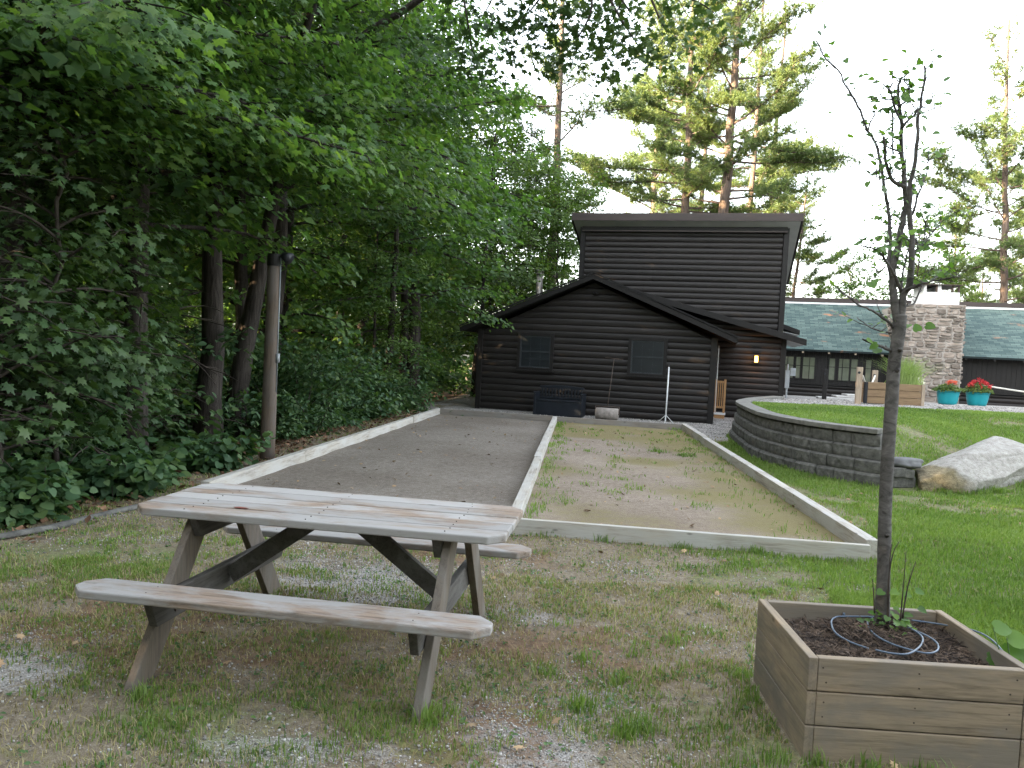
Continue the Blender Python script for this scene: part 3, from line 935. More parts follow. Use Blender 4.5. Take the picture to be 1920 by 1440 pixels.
stems = [
    ([(1683, 606), (1676, 555), (1674, 505), (1685, 455), (1692, 417), (1698, 385), (1696, 347), (1696, 322), (1691, 285), (1690, 235), (1686, 200), (1685, 160), (1690, 147)], 13, 3.5, 0.05),
    ([(1690, 606), (1694, 555), (1706, 530), (1711, 480), (1710, 442), (1705, 390), (1707, 342), (1715, 310), (1720, 260), (1720, 222), (1726, 200), (1732, 160), (1735, 122)], 12, 3, -0.1),
    ([(1696, 350), (1687, 347), (1672, 337), (1662, 310), (1660, 285), (1657, 257)], 7, 3.5, -0.06),
    ([(1674, 520), (1667, 500), (1667, 480), (1670, 442), (1667, 410), (1662, 372), (1655, 335), (1652, 310), (1642, 267), (1627, 245), (1612, 207), (1602, 187), (1585, 160), (1572, 132), (1550, 112), (1530, 77)], 7, 2.2, 0.25),
    ([(1690, 548), (1678, 520), (1667, 498), (1655, 480), (1640, 467), (1615, 460)], 6, 2, -0.2),
    ([(1675, 614), (1665, 604), (1650, 592), (1635, 582), (1617, 575), (1587, 555), (1570, 540)], 5.5, 1.6, -0.15),
    ([(1670, 658), (1655, 650), (1640, 645), (1617, 635)], 6, 2.5, -0.1),
    ([(1693, 548), (1710, 540), (1730, 532), (1760, 525), (1802, 519)], 5.5, 1.7, -0.2),
    ([(1692, 575), (1706, 572), (1715, 567), (1727, 542), (1733, 515)], 4, 1.5, 0.12),
    ([(1690, 540), (1692, 517), (1700, 480), (1706, 455)], 4, 1.8, 0.1),
    ([(1708, 480), (1720, 467), (1732, 455), (1750, 435), (1765, 412)], 4, 1.4, 0.2),
    ([(1749, 436), (1735, 418), (1725, 392)], 2.6, 1.3, 0.1),
    ([(1710, 402), (1720, 372), (1727, 352), (1737, 327), (1742, 300), (1770, 296)], 4, 1.2, 0.15),
    ([(1693, 238), (1703, 225), (1715, 215), (1722, 205)], 4.5, 2.2, 0.05),
    ([(1686, 200), (1700, 190), (1707, 190), (1702, 160), (1695, 150)], 3.5, 1.5, 0.05),
    ([(1688, 225), (1678, 200), (1672, 180), (1666, 165)], 4, 1.8, -0.05),
    ([(1672, 186), (1655, 186), (1632, 186)], 2.5, 1.3, -0.1),
    ([(1720, 215), (1740, 208), (1770, 197)], 2.5, 1.2, 0.1),
    ([(1676, 318), (1665, 335), (1650, 335), (1632, 328)], 2.6, 1.2, -0.1),
    ([(1650, 338), (1648, 300), (1641, 270)], 2.6, 1.4, 0.05),
    ([(1627, 245), (1636, 222), (1650, 212)], 3, 1.3, 0.05),
    ([(1690, 285), (1676, 280), (1660, 275)], 3.5, 2, 0.0),
    ([(1674, 290), (1673, 250), (1674, 225), (1668, 200)], 2.8, 1.4, 0.1),
    ([(1660, 500), (1640, 520), (1645, 505)], 2.5, 1.3, 0.1),
    ([(1679, 625), (1650, 622), (1628, 610), (1607, 596)], 3, 1.3, 0.15),
    ([(1712, 478), (1725, 466), (1736, 464)], 3, 1.5, 0.1),
]
tips, twigl = [], []
for path, r0, r1, dy in stems:
    mb = MB()
    P = smooth_path(spx(path, dy), 3)
    n_p = len(P)
    sc_ = SAP_Y / F_PX
    rad = [(r0 + (r1 - r0) * (i / (n_p - 1)) ** .8) * sc_ * .62 for i in range(n_p)]
    P = [p + Vector((random.uniform(-1, 1), random.uniform(-1, 1), random.uniform(-1, 1))) * 0.003 for p in P]
    mb.tube(local(P, sap), rad, 8 if r0 > 6 else 6, True, 0.06)
    # short spurs along the thinner stems
    for i in range(2, n_p - 1, 2):
        if r0 < 12 or i > n_p * 0.5:
            d = Vector((random.uniform(-1, 1), random.uniform(-.6, .6), random.uniform(-.2, 1))).normalized()
            L = random.uniform(.008, .03)
            mb.tube([P[i] - sap.location, P[i] + d * L - sap.location], [rad[i] * .6, rad[i] * .35], 5)
            tips.append((P[i] + d * L, r0))
    tips.append((P[-1], 0))
    # fine twigs that carry the leaves
    for i in range(3, n_p, 2 if r0 > 6 else 1):
        if P[i].z < 2.0 and random.random() < .7: continue
        if random.random() < .12: continue
        a = random.uniform(0, 6.28)
        Q = limb(P[i], a, random.uniform(.2, 1.3), random.uniform(.05, .17), -.2, 4, .22)
        mb.tube([q - sap.location for q in Q], [.0026, .0022, .0018, .0014, .001], 4, False, .2)
        for q in Q[1:]:
            if random.random() < .5: twigl.append((q, (Q[-1] - Q[0]).normalized()))
    mb.build('branch', M['sapbark'], sap, True)
lc, ln, lt, ls = [], [], [], []
def sapleaf(p, s, dirv=None):
    d = dirv or Vector((random.uniform(-1, 1), random.uniform(-1, 1), random.uniform(-.8, .5)))
    lc.append(p); lt.append(d); ls.append(s)
    ln.append(Vector((random.uniform(-.8, .8), random.uniform(-1.0, .2), random.uniform(.2, 1))))
for p, r0 in tips:
    if p.z > 2.1 and random.random() < 0.55:
        for _ in range(random.choice((1, 1, 2))):
            sapleaf(p + Vector((random.uniform(-.02, .02), random.uniform(-.03, .03), random.uniform(-.02, .02))), random.uniform(.018, .042))
    elif random.random() < 0.12:
        sapleaf(p, random.uniform(.02, .04))
for q, d in twigl:
    sapleaf(q, random.uniform(.018, .038), d + Vector((random.uniform(-.8, .8), random.uniform(-.8, .8), random.uniform(-.9, .2))))
for u, v, s in ((1635, 527, .075), (1555, 530, .05), (1646, 645, .055), (1648, 662, .062), (1703, 608, .062), (1735, 610, .06), (1722, 622, .055), (1680, 597, .05),
                (1728, 134, .06), (1728, 112, .05), (1722, 152, .045), (1662, 245, .05), (1693, 300, .07), (1680, 308, .05), (1655, 355, .05), (1628, 340, .045), (1648, 405, .05), (1655, 360, .04),
                (1552, 228, .06), (1563, 212, .05), (1585, 110, .04), (1536, 110, .04), (1742, 97, .04), (1780, 105, .05), (1788, 110, .045), (1595, 259, .045), (1618, 140, .03), (1655, 115, .045), (1668, 110, .035),
                (1598, 60, .05), (1770, 65, .05), (1797, 165, .05), (1610, 330, .05), (1770, 245, .04), (1705, 515, .05), (1720, 520, .045), (1745, 518, .04), (1690, 525, .04)):
    if (u, v) not in ((1598, 60), (1770, 65), (1797, 165), (1770, 245), (1610, 330), (1552, 228), (1780, 105), (1788, 110)):
        sapleaf(at(u, v, SAP_Y + random.uniform(-.12, .1)), s * .8)
A = lambda L: np.array([tuple(q) for q in L], float)
link('crown', scatter('crown', HEART, A(lc) - np.array(sap.location), A(ln), A(lt), np.array(ls), M['sapleaf']), sap)
# dead shoots and seedlings round its foot
sh = empty('root_shoots', (sap_base.x + .03, sap_base.y - .03, 0.355))
tag(sh, 'thin dark root shoots with small leaves at the foot of the sapling', 'shoots')
mb = MB()
for path in ([(1663, 1170), (1666, 1090), (1674, 1040), (1686, 1015)], [(1688, 1165), (1693, 1110), (1699, 1035)], [(1692, 1160), (1702, 1100), (1717, 1053)], [(1640, 1150), (1638, 1110), (1636, 1085)], [(1665, 1180), (1668, 1060), (1672, 1020)]):
    P = smooth_path([at(u, v, SAP_Y - 0.06) for u, v in path], 3)
    mb.tube(local(P, sh), list(np.linspace(.0042, .0018, len(P))), 5, True, 0.25)
mb.build('stem', M['twig'], sh, True)
lc, ln, lt, ls = [], [], [], []
for _ in range(75):
    a, rr = random.uniform(0, 6.28), random.uniform(.015, .12)
    lc.append((rr * math.cos(a), rr * math.sin(a) * .8 + .02, random.uniform(0.0, .10) * (1 if rr < .09 else .3)))
    lt.append((math.cos(a), math.sin(a), random.uniform(-.3, .6))); ln.append((random.uniform(-.4, .4), -.5, 1)); ls.append(random.uniform(.018, .04))
for dx, dz in ((.08, .19), (.10, .21), (.12, .13), (.02, .2), (-.05, .2)):
    lc.append((dx, 0, dz)); lt.append((random.uniform(-1, 1), -.3, .2)); ln.append((0, -.7, 1)); ls.append(.045)
link('leaves', scatter('leaves', HEART, A(lc), A(ln), A(lt), np.array(ls), M['sapleaf']), sh)

# irrigation hose coiled on the mulch
mb = MB()
def zz(x, y):
    return 0.375
def hose(path):
    P = [gnd(1380 + X / 3.0, 960 + Y / 3.0, 0.372 + dz) for X, Y, dz in path]
    return smooth_path(P, 6)
for path in ([(1505, 790, .045), (1440, 720, .058), (1340, 668, .05), (1150, 632, .012), (960, 606, .01), (780, 590, .01), (620, 588, .012), (560, 592, .01), (536, 620, .01), (560, 680, .005), (640, 730, .0), (745, 768, -.004)],
             [(860, 585, .008), (760, 600, .01), (740, 625, .012), (770, 680, .01), (860, 735, .01), (990, 778, .01), (1085, 795, .012), (1135, 775, .012), (1128, 735, .012), (1060, 690, .012), (930, 638, .01)],
             [(785, 776, .012), (880, 796, .014), (970, 797, .014), (1035, 755, .016), (1048, 705, .016), (990, 660, .014), (905, 632, .012)]):
    mb.tube(hose(path), 0.0043, 8, True)
mb.tube([gnd(1380 + 605 / 3, 960 + 590 / 3, .37), gnd(1380 + 605 / 3, 960 + 590 / 3, .37) + Vector((0, 0, .022))], .007, 8)
tag(mb.build('irrigation_hose', M['hose'], None, True), 'thin blue grey hose coiled on the planter mulch round the sapling', 'hose')

# large leaved weed at the planter's right side
wd = empty('broadleaf_weed', (2.23, 3.22, 0))
tag(wd, 'bright broad leaved weed standing beside the right planter side', 'weed')
lc, ln, lt, ls = [], [], [], []
mb = MB()
for u, v, s, t in ((1862, 1177, .085, (1, 0, -.1)), (1888, 1196, .10, (1, -.2, -.2)), (1880, 1222, .09, (1, -.1, -.1)), (1908, 1228, .08, (1, 0, -.2)), (1850, 1232, .08, (.8, -.4, -.1)), (1900, 1255, .08, (1, -.3, -.2)), (1930, 1210, .1, (1, 0, -.2))):
    p = at(u, v, 3.3) - wd.location
    lc.append(p); lt.append(t); ln.append((random.uniform(-.2, .2), -.7, .8)); ls.append(s)
    mb.tube([(p.x * .3, p.y * .3, 0), (p.x * .7, p.y * .7, p.z * .75), p], [.004, .003, .002], 5)
mb.build('stem', M['weed'], wd, True)
link('leaves', scatter('leaves', HEART, A(lc), A(ln), A(lt), np.array(ls), M['sapleaf']), wd)

# ------------------------------------------------------------------ log cabin
CO, CRZ = Vector((-0.951, 21.256, 0)), R_(-15)
cr, cd_ = Vector((math.cos(CRZ), math.sin(CRZ), 0)), Vector((-math.sin(CRZ), math.cos(CRZ), 0))
def C2W(r, d, z=0.0):
    return CO + cr * r + cd_ * d + Vector((0, 0, z))

def log_wall(mb, P0, uv, nv, lo, hi, z0, z1, h=0.168, bulge=0.034, seed=0):
    """courses of half round logs: P0 + u along the wall + n outwards"""
    rr = random.Random(seed)
    P0, uv, nv = Vector(P0), Vector(uv), Vector(nv)
    T = [(0.0, -0.2), (0.06, 0.25), (0.2, 0.68), (0.5, 1.0), (0.8, 0.78), (0.94, 0.35), (1.0, -0.2)]
    z = z0
    while z < z1 - 0.03:
        hh = min(h, z1 - z)
        ends = [None]
        l0, h0 = lo(z + hh / 2), hi(z + hh / 2)
        if h0 - l0 < 0.15:
            break
        cut = [] if h0 - l0 < 2.5 else [rr.uniform(l0 + 1, h0 - 1)]
        segs = list(zip([None] + cut, cut + [None]))
        bz = bulge * rr.uniform(.85, 1.15)
        for a, b in segs:
            vs, fs = [], []
            nc = 7
            for i, (t, q) in enumerate(T):
                zz_ = z + t * hh
                xa = lo(zz_) if a is None else a + .0015
                xb = hi(zz_) if b is None else b - .0015
                for c in range(nc):
                    x = xa + (xb - xa) * c / (nc - 1)
                    n = bz * q + rr.uniform(-.002, .002)
                    vs.append(P0 + uv * x + nv * n + Vector((0, 0, zz_ + (rr.uniform(-.003, .003) if 0 < i < 6 else 0))))
            for i in range(len(T) - 1):
                for c in range(nc - 1):
                    k = i * nc + c
                    fs.append((k, k + 1, k + nc + 1, k + nc))
            mb.add(vs, fs)
        z += hh

cab = empty('log_cabin', CO, CRZ)
tag(cab, 'dark brown log cabin with a tall shed roofed tower behind a low gabled wing', 'log cabin')
GX, GZ, EZ = 3.12, 3.56, 2.13          # ridge of the front wing, underside heights
def wing_lo(z): return 0.0 if z < EZ else (z - EZ) / (GZ - EZ) * GX
def wing_hi(z): return 6.30 if z < EZ else 6.30 - (z - EZ) / (GZ - EZ) * (6.30 - GX)
mb = MB()
log_wall(mb, (0, 0, 0), (1, 0, 0), (0, -1, 0), lambda z: wing_lo(z) + .10, lambda z: wing_hi(z) - .13, 0.02, GZ - .02, 0.168, 0.024, 1)
log_wall(mb, (6.27, 0, 0), (0, 1, 0), (1, 0, 0), lambda z: .12, lambda z: 2.85, 0.02, 2.2, 0.168, 0.04, 2)
log_wall(mb, (0.03, 0, 0), (0, 1, 0), (-1, 0, 0), lambda z: .1, lambda z: 6.0, 0.02, 2.2, 0.168, 0.036, 3)
mb.prism([(0.04, -.1), (6.26, -.1), (6.26, EZ), (GX, GZ), (0.04, EZ)], 1, 0.012, 6.0)
mb.build('wall', M['log'], cab, True)
mb = MB()
mb.b2((-0.03, -0.05, -.05), (0.11, 0.10, EZ + .06))
mb.build('corner_board', M['log_trim'], cab, False, .006)
mb = MB()
mb.b2((6.16, -0.05, -.05), (6.32, 0.11, EZ + .06))
mb.build('corner_board', M['log_trim'], cab, False, .006)

def gable_roof(mb, ox, rz, lx, lz, rx, rz2, y0, y1, th):
    mb.prism([(lx, lz), (ox, rz), (ox, rz + th), (lx, lz + th)], 1, y0, y1)
    mb.prism([(ox + .001, rz), (rx, rz2), (rx, rz2 + th), (ox + .001, rz + th)], 1, y0, y1)
mb = MB()
gable_roof(mb, GX, 3.60, -0.46, 2.10, 6.80, 2.10, -0.36, 6.0, 0.10)
mb.build('roof', M['darkroof'], cab)
mb = MB()
mb.prism([(-0.43, 2.075), (GX, 3.57), (GX, 3.705), (-0.43, 2.20)], 1, -0.40, -0.362)
mb.prism([(GX + .001, 3.57), (6.76, 2.075), (6.76, 2.20), (GX + .001, 3.705)], 1, -0.40, -0.362)
mb.build('fascia', M['log_trim'], cab, False, .004)
mb = MB()
mb.prism([(-0.46, 2.21), (GX, 3.715), (GX, 3.755), (-0.46, 2.25)], 1, -0.425, -0.366)
mb.prism([(GX + .001, 3.715), (6.80, 2.21), (6.80, 2.25), (GX + .001, 3.755)], 1, -0.425, -0.366)
mb.build('shingle_edge', M['darkroof'], cab)
# gable floodlight and vent
mb = MB()
mb.box((3.16, -0.06, 3.24), (.10, .06, .05))
for s in (-1, 1):
    mb.tube([(3.16 + s * .03, -.09, 3.23), (3.16 + s * .06, -.15, 3.21)], [.02, .034], 10)
mb.build('floodlight', M['log_trim'], cab, True)

def sash_window(x0, x1, z0, z1, muntins):
    fr = MB()
    t = 0.085
    y0, y1 = -0.075, -0.02
    fr.b2((x0, y0, z0), (x0 + t, y1, z1)); fr.b2((x1 - t, y0, z0), (x1, y1, z1))
    fr.b2((x0 + t, y0, z1 - t), (x1 - t, y1, z1)); fr.b2((x0 + t, y0, z0), (x1 - t, y1, z0 + t * .8))
    fr.b2((x0 - .02, y0 - .03, z0 - .035), (x1 + .02, y1, z0 - .001))
    f = fr.build('window', M['log_trim'], cab, False, .004)
    pb = MB()
    pb.b2((x0 + t, -.042, z0 + t * .8), (x1 - t, -.036, z1 - t))
    pb.build('pane', M['pane'], f)
    sa = MB()
    xa, xb, za, zb = x0 + t, x1 - t, z0 + t * .8, z1 - t
    ym = -.052
    for a in (xa, xb - .03):
        sa.b2((a, ym - .006, za), (a + .03, ym + .009, zb))
    zm = (za + zb) / 2
    for a, hh in ((za, .03), (zm - .012, .032), (zb - .03, .03)):
        sa.b2((xa + .03, ym - .006, a), (xb - .03, ym + .009, a + hh))
    for q in (.5,):
        for a, b in ((za + .03, zm - .012), (zm + .02, zb - .03)):
            sa.b2((xa + .03, ym, a + (b - a) * q - .005), (xb - .03, ym + .007, a + (b - a) * q + .005))
    if muntins:
        for q in (1 / 3, 2 / 3):
            x = xa + (xb - xa) * q
            for a, b in ((za + .03, zm - .012), (zm + .02, zb - .03)):
                m_ = (a + b) / 2
                sa.b2((x - .005, ym + .001, a), (x + .005, ym + .006, m_ - .005))
                sa.b2((x - .005, ym + .001, m_ + .005), (x + .005, ym + .006, b))
    sa.build('sash', M['mullion'], f)
sash_window(1.10, 2.10, 1.13, 2.13, True)
sash_window(4.08, 5.08, 1.13, 2.13, True)

# tower
TY = 3.6
mb = MB()
log_wall(mb, (2.02, TY, 0), (1, 0, 0), (0, -1, 0), lambda z: .14, lambda z: 5.94, 2.1, 5.66, 0.168, 0.024, 5)
mb.b2((2.06, TY + .015, 0.2), (8.10, 7.6, 5.0))
mb.prism([(TY + .015, 5.0), (7.6, 5.0), (7.6, 5.02), (TY + .015, 5.70)], 0, 2.06, 8.10)
mb.build('tower_wall', M['log'], cab, True)
mb = MB()
mb.b2((2.0, TY - .05, 2.0), (2.15, TY + .1, 5.64))
mb.build('corner_board', M['log_trim'], cab, False, .006)
mb = MB()
mb.b2((7.98, TY - .05, 2.2), (8.13, TY + .1, 5.64))
mb.build('corner_board', M['log_trim'], cab, False, .006)
# shed roof of the tower, falling to the back
ry0, ry1 = TY - .42, TY + 3.55
rz0, sl = 5.70, 0.352
def rz_(y): return rz0 - (y - ry0) * sl
mb = MB()
mb.prism([(ry0, rz_(ry0)), (ry1, rz_(ry1)), (ry1, rz_(ry1) + .20), (ry0, rz_(ry0) + .20)], 0, 1.80, 8.42)
mb.build('tower_roof', M['darkroof'], cab)
mb = MB()
mb.prism([(ry0 + .001, rz_(ry0) - .012), (ry1 - .02, rz_(ry1) - .012), (ry1 - .02, rz_(ry1) - .002), (ry0 + .001, rz_(ry0) - .002)], 0, 1.83, 8.39)
mb.build('soffit', M['soffit'], cab)
mb = MB()
mb.b2((1.78, ry0 - .04, rz0 - .01), (8.44, ry0 - .002, rz0 + .215))
mb.prism([(ry0, rz_(ry0) - .015), (ry1, rz_(ry1) - .015), (ry1, rz_(ry1) + .215), (ry0, rz_(ry0) + .215)], 0, 1.765, 1.797)
mb.prism([(ry0, rz_(ry0) - .015), (ry1, rz_(ry1) - .015), (ry1, rz_(ry1) + .215), (ry0, rz_(ry0) + .215)], 0, 8.423, 8.455)
mb.b2((1.79, ry1, rz_(ry1) - .015), (8.43, ry1 + .03, rz_(ry1) + .2))
mb.build('fascia', M['fascia'], cab, False, .004)
mb = MB()
mb.b2((2.06, TY - .15, 5.42), (8.07, TY - .04, 5.455))
mb.build('ledger', M['fascia'], cab)
mb = MB()
mb.b2((2.06, TY - .10, 5.465), (8.07, TY - .045, 5.66))
mb.build('frieze_board', M['log_trim'], cab)
# twigs and needles along the tower's roof edge
mb = MB()
for _ in range(160):
    x = random.uniform(1.8, 8.4) if random.random() < .4 else random.uniform(1.8, 4.2)
    z = rz0 + .215
    mb.tube([(x, ry0 + .02, z), (x + random.uniform(-.07, .07), ry0 + random.uniform(-.02, .05), z + random.uniform(.0, .05))], .004, 4)
tag(mb.build('roof_debris', M['needle'], cab), kind='stuff')

# side wing (annex) with a roof that falls to the right
AY = 2.9
def ax_roof(x): return 3.02 - (x - 5.5) * 0.262       # underside
mb = MB()
log_wall(mb, (5.6, AY, 0), (1, 0, 0), (0, -1, 0), lambda z: 0.0, lambda z: min(2.47, (5.5 + (3.02 - z) / .262) - 5.6), 0.02, 2.85, 0.168, 0.024, 8)
mb.prism([(3.2, -.1), (8.10, -.1), (8.10, ax_roof(8.10)), (3.2, ax_roof(3.2))], 1, AY + .015, 7.4)
mb.build('annex_wall', M['log'], cab, True)
mb = MB()
mb.prism([(8.04, -.05), (8.19, -.05), (8.19, ax_roof(8.19) - .01), (8.04, ax_roof(8.04) - .01)], 1, AY - .05, AY + .1)
mb.build('corner_board', M['log_trim'], cab, False, .006)
mb = MB()
mb.prism([(3.2, ax_roof(3.2)), (8.66, ax_roof(8.66)), (8.66, ax_roof(8.66) + .12), (3.2, ax_roof(3.2) + .12)], 1, AY - .38, TY - .051)
mb.prism([(8.131, ax_roof(8.131)), (8.66, ax_roof(8.66)), (8.66, ax_roof(8.66) + .12), (8.131, ax_roof(8.131) + .12)], 1, TY - .05, 6.4)
mb.build('annex_roof', M['darkroof'], cab)
mb = MB()
mb.prism([(3.2, ax_roof(3.2) - .03), (8.68, ax_roof(8.68) - .03), (8.68, ax_roof(8.68) + .14), (3.2, ax_roof(3.2) + .14)], 1, AY - .42, AY - .382)
mb.build('fascia', M['log_trim'], cab, False, .004)
mb = MB()
mb.prism([(8.2, ax_roof(8.2) - .015), (8.66, ax_roof(8.66) - .015), (8.66, ax_roof(8.66) - .004), (8.2, ax_roof(8.2) - .004)], 1, AY - .38, 6.4)
mb.build('soffit', M['soffit'], cab)
# small higher eave seen past the tower corner
mb = MB()
mb.prism([(7.9, 2.86), (8.75, 2.56), (8.75, 2.70), (7.9, 3.0)], 1, 5.4, 7.6)
mb.build('rear_roof', M['log_trim'], cab)
mb = MB()
mb.prism([(8.11, 2.66), (8.72, 2.535), (8.72, 2.555), (8.11, 2.68)], 1, 5.42, 7.6)
mb.build('soffit', M['soffit'], cab)
# lit wall lantern
lm = MB()
lx, ly, lz = 7.39, AY - .05, 1.72
lm.b2((lx - .05, ly, lz - .06), (lx + .05, ly + .03, lz + .12))
lm.b2((lx - .07, ly - .16, lz + .10), (lx + .07, ly, lz + .125))
lm.prism([(lx - .07, ly - .16), (lx + .07, ly - .16), (lx + .07, ly - .002), (lx - .07, ly - .002)], 2, lz + .126, lz + .14)
lm.b2((lx - .055, ly - .145, lz - .105), (lx + .055, ly - .02, lz - .09))
for a in (-.055, .045):
    for b in (-.145, -.03):
        lm.b2((lx + a, ly + b, lz - .089), (lx + a + .01, ly + b + .01, lz + .099))
lf = lm.build('wall_lantern', M['black'], cab)
lg = MB()
lg.b2((lx - .045, ly - .135, lz - .085), (lx + .045, ly - .03, lz + .095))
lg.build('glass', M['lamp'], lf)
pt = bpy.data.lights.new('lantern_light', 'POINT')
pt.energy = 0.8
pt.color = (1.0, 0.38, 0.08)
pt.shadow_soft_size = .04
po_ = bpy.data.objects.new('lantern_light', pt)
po_.location = C2W(lx, ly - .24, lz - .02)
COL.objects.link(po_)
# white door casing in the corner and electric conduit
mb = MB()
mb.b2((6.335, AY - .30, .12), (6.36, AY - .22, 2.05))
mb.b2((6.335, AY - .62, .12), (6.352, AY - .58, 2.05))
mb.build('door_casing', M['white'], cab, False, .003)
mb = MB()
mb.b2((8.20, AY - .10, .95), (8.32, AY + .02, 1.45))
mb.tube([(8.26, AY - .04, 0.2), (8.26, AY - .04, .95)], .03, 10)
mb.tube([(8.26, AY - .04, 1.45), (8.26, AY - .04, 1.62)], .025, 10)
mb.b2((8.33, AY - .12, 1.30), (8.47, AY - .02, 1.52))
mb.build('meter_box', M['galv'], cab, False, .006)
# stove pipe
mb = MB()
px, py = 0.66, 4.0
mb.tube([(px, py, 2.4), (px, py, 4.12)], .105, 16)
mb.tube([(px, py, 4.10), (px, py, 4.16)], .13, 16)
mb.tube([(px, py, 4.20), (px, py, 4.26)], [.15, .12], 16)
for k in range(4):
    mb.box((px + .1 * math.cos(k * 1.57), py + .1 * math.sin(k * 1.57), 4.18), (.012, .012, .06))
mb.build('stove_pipe', M['steelpipe'], cab, True)
# stone footing strip
mb = MB()
mb.b2((-.02, -.03, -.3), (6.3, .1, .018))
mb.build('footing', M['block'], cab)

# cedar gate with its white step
gt = empty('cedar_gate', C2W(6.44, 2.45, 0), CRZ)
tag(gt, 'narrow orange cedar railing of upright slats above a white step', 'railing')
mb = MB()
for x in (-.10, .14):
    mb.b2((x - .03, -.03, .10), (x + .03, .03, 1.10))
mb.build('post', M['cedar'], gt, False, .004)
mb = MB()
mb.b2((-.069, -.02, 1.0), (.109, .02, 1.06))
mb.build('rail', M['cedar'], gt, False, .003)
mb = MB()
mb.b2((-.069, -.02, .28), (.109, .02, .34))
mb.build('rail', M['cedar'], gt, False, .003)
for x in (-.035, .02, .075):
    mb = MB()
    mb.b2((x - .014, -.014, .341), (x + .014, .014, .999))
    mb.build('slat', M['cedar'], gt)
mb = MB()
mb.b2((-.14, -.12, .10), (.19, .3, .15)); 
mb.build('step', M['white'], gt, False, .006)
mb = MB()
mb.b2((-.12, -.1, -.1), (.17, .28, .098))
mb.build('riser', M['cedar'], gt)

# ------------------------------------------------------------------ things along the cabin wall
bn = empty('storage_bench', C2W(2.46, -.62, 0), CRZ)
tag(bn, 'blue black storage bench with slatted back against the cabin wall', 'bench')
mb = MB()
mb.b2((-.60, -.27, 0.0), (.60, .20, .37))
mb.build('box', M['bench'], bn, False, .012)
mb = MB()
mb.b2((-.59, -.285, .378), (.59, .2, .41))
mb.build('lid', M['bench'], bn, False, .01)
for s in (-1, 1):
    mb = MB()
    mb.b2((s * .61 - .03, -.28, 0), (s * .61 + .03, .24, .56))
    mb.b2((s * .61 - .04, -.30, .565), (s * .61 + .04, .22, .60))
    mb.build('armrest', M['bench'], bn, False, .012)
mb = MB()
pts = [(-.56, .42), (.56, .42), (.56, .47), (-.56, .47)]
mb.prism(pts, 1, .17, .22)
for k in range(13):
    x = -.52 + k * .0867
    mb.b2((x - .022, .18, .471), (x + .022, .21, .69))
top = [(-.58, .691), (.58, .691)] + [(.58 - 1.16 * t, .745 + .035 * math.sin(math.pi * t)) for t in np.linspace(0, 1, 11)]
mb.prism(top, 1, .17, .22)
mb.build('backrest', M['bench'], bn, False, .006)

rl = empty('court_roller', C2W(3.73, -.85, 0), CRZ)
tag(rl, 'hand roller with concrete drum and tall T handle leaning on the cabin', 'roller')
mb = MB()
mb.tube([(-.285, 0, .15), (-.275, 0, .15), (.275, 0, .15), (.285, 0, .15)], [.135, .15, .15, .135], 28)
mb.build('drum', M['concrete'], rl, True)
mb = MB()
for s in (-1, 1):
    mb.tube([(s * .30, 0, .15), (s * .30, .02, .33)], .010, 8)
    mb.tube([(s * .285, 0, .15), (s * .31, 0, .15)], .018, 10)
mb.tube([(-.31, .02, .33), (.31, .02, .33)], .011, 8)
mb.build('yoke', M['iron'], rl, True)
mb = MB()
mb.tube([(0, .02, .33), (.02, .64, 1.54)], .0125, 8)
mb.tube([(-.21, .635, 1.555), (.25, .645, 1.535)], .0135, 8)
mb.build('handle', M['iron'], rl, True)

sd = empty('pole_stand', C2W(5.17, -.62, 0), CRZ)
tag(sd, 'slim white pole on a small tripod foot before the cabin', 'pole stand')
mb = MB()
mb.tube([(0, 0, .05), (.0, .22, 1.40)], .018, 10)
mb.build('pole', M['white'], sd, True)
for k in range(3):
    a = -1.57 + k * 2.094
    mb = MB()
    mb.tube([(0, .03, .20), (.21 * math.cos(a), .21 * math.sin(a), .012)], .009, 8)
    mb.build('leg', M['white'], sd, True)
mb = MB()
mb.tube([(0, .22, 1.40), (0, .24, 1.45)], .014, 8)
mb.build('tip', M['black'], sd)

# ------------------------------------------------------------------ lodge
LR, LD = 12.0, 11.3
lod = empty('lodge', C2W(LR, LD, 0.4), CRZ)
tag(lod, 'long low dark lodge with a mossy green shingle roof and a broad stone chimney', 'lodge')
LZ = 0.4
X0, X1 = 7.9 - LR, 24.0 - LR
mb = MB()
log_wall(mb, (X0, 0, 0), (1, 0, 0), (0, -1, 0), lambda z: 0, lambda z: X1 - X0, -0.3, 0.50, 0.168, 0.036, 11)
mb.b2((X0, .015, -.6), (X1, 6.0, 2.0))
mb.build('wall', M['log'], lod, True)
mb = MB()
for k in range(int((X1 - X0) / .16)):                 # upright boards of the recessed upper wall
    x = X0 + k * .16
    mb.b2((x + .003, -.012 - random.uniform(0, .006), .56), (x + .157, .012, 1.86))
mb.build('board_panel', M['log_trim'], lod)
mb = MB()
mb.b2((X0, -.10, .505), (X1, .01, .555))
mb.build('sill_beam', M['log_trim'], lod)
RD, RR, RE = -0.55, 3.2, 1.83
rise = 4.24 - LZ - RE
run = RR - RD
ang = math.atan2(rise, run)
SL = math.hypot(rise, run)
rw = MB()
rw.add([(0, 0, 0), (X1 - X0, 0, 0), (X1 - X0, SL, 0), (0, SL, 0), (0, 0, -.08), (X1 - X0, 0, -.08), (X1 - X0, SL, -.08), (0, SL, -.08)],
       [(0, 1, 2, 3), (0, 4, 5, 1), (1, 5, 6, 2), (2, 6, 7, 3), (3, 7, 4, 0), (4, 7, 6, 5)])
ro = rw.build('roof', M['shingle'], lod)
ro.location = (X0, RD, RE)
ro.rotation_euler = (ang, 0, 0)
mb = MB()
mb.b2((X0, RR - .05, 4.24 - LZ - .02), (X1, RR + .12, 4.24 - LZ + .23))
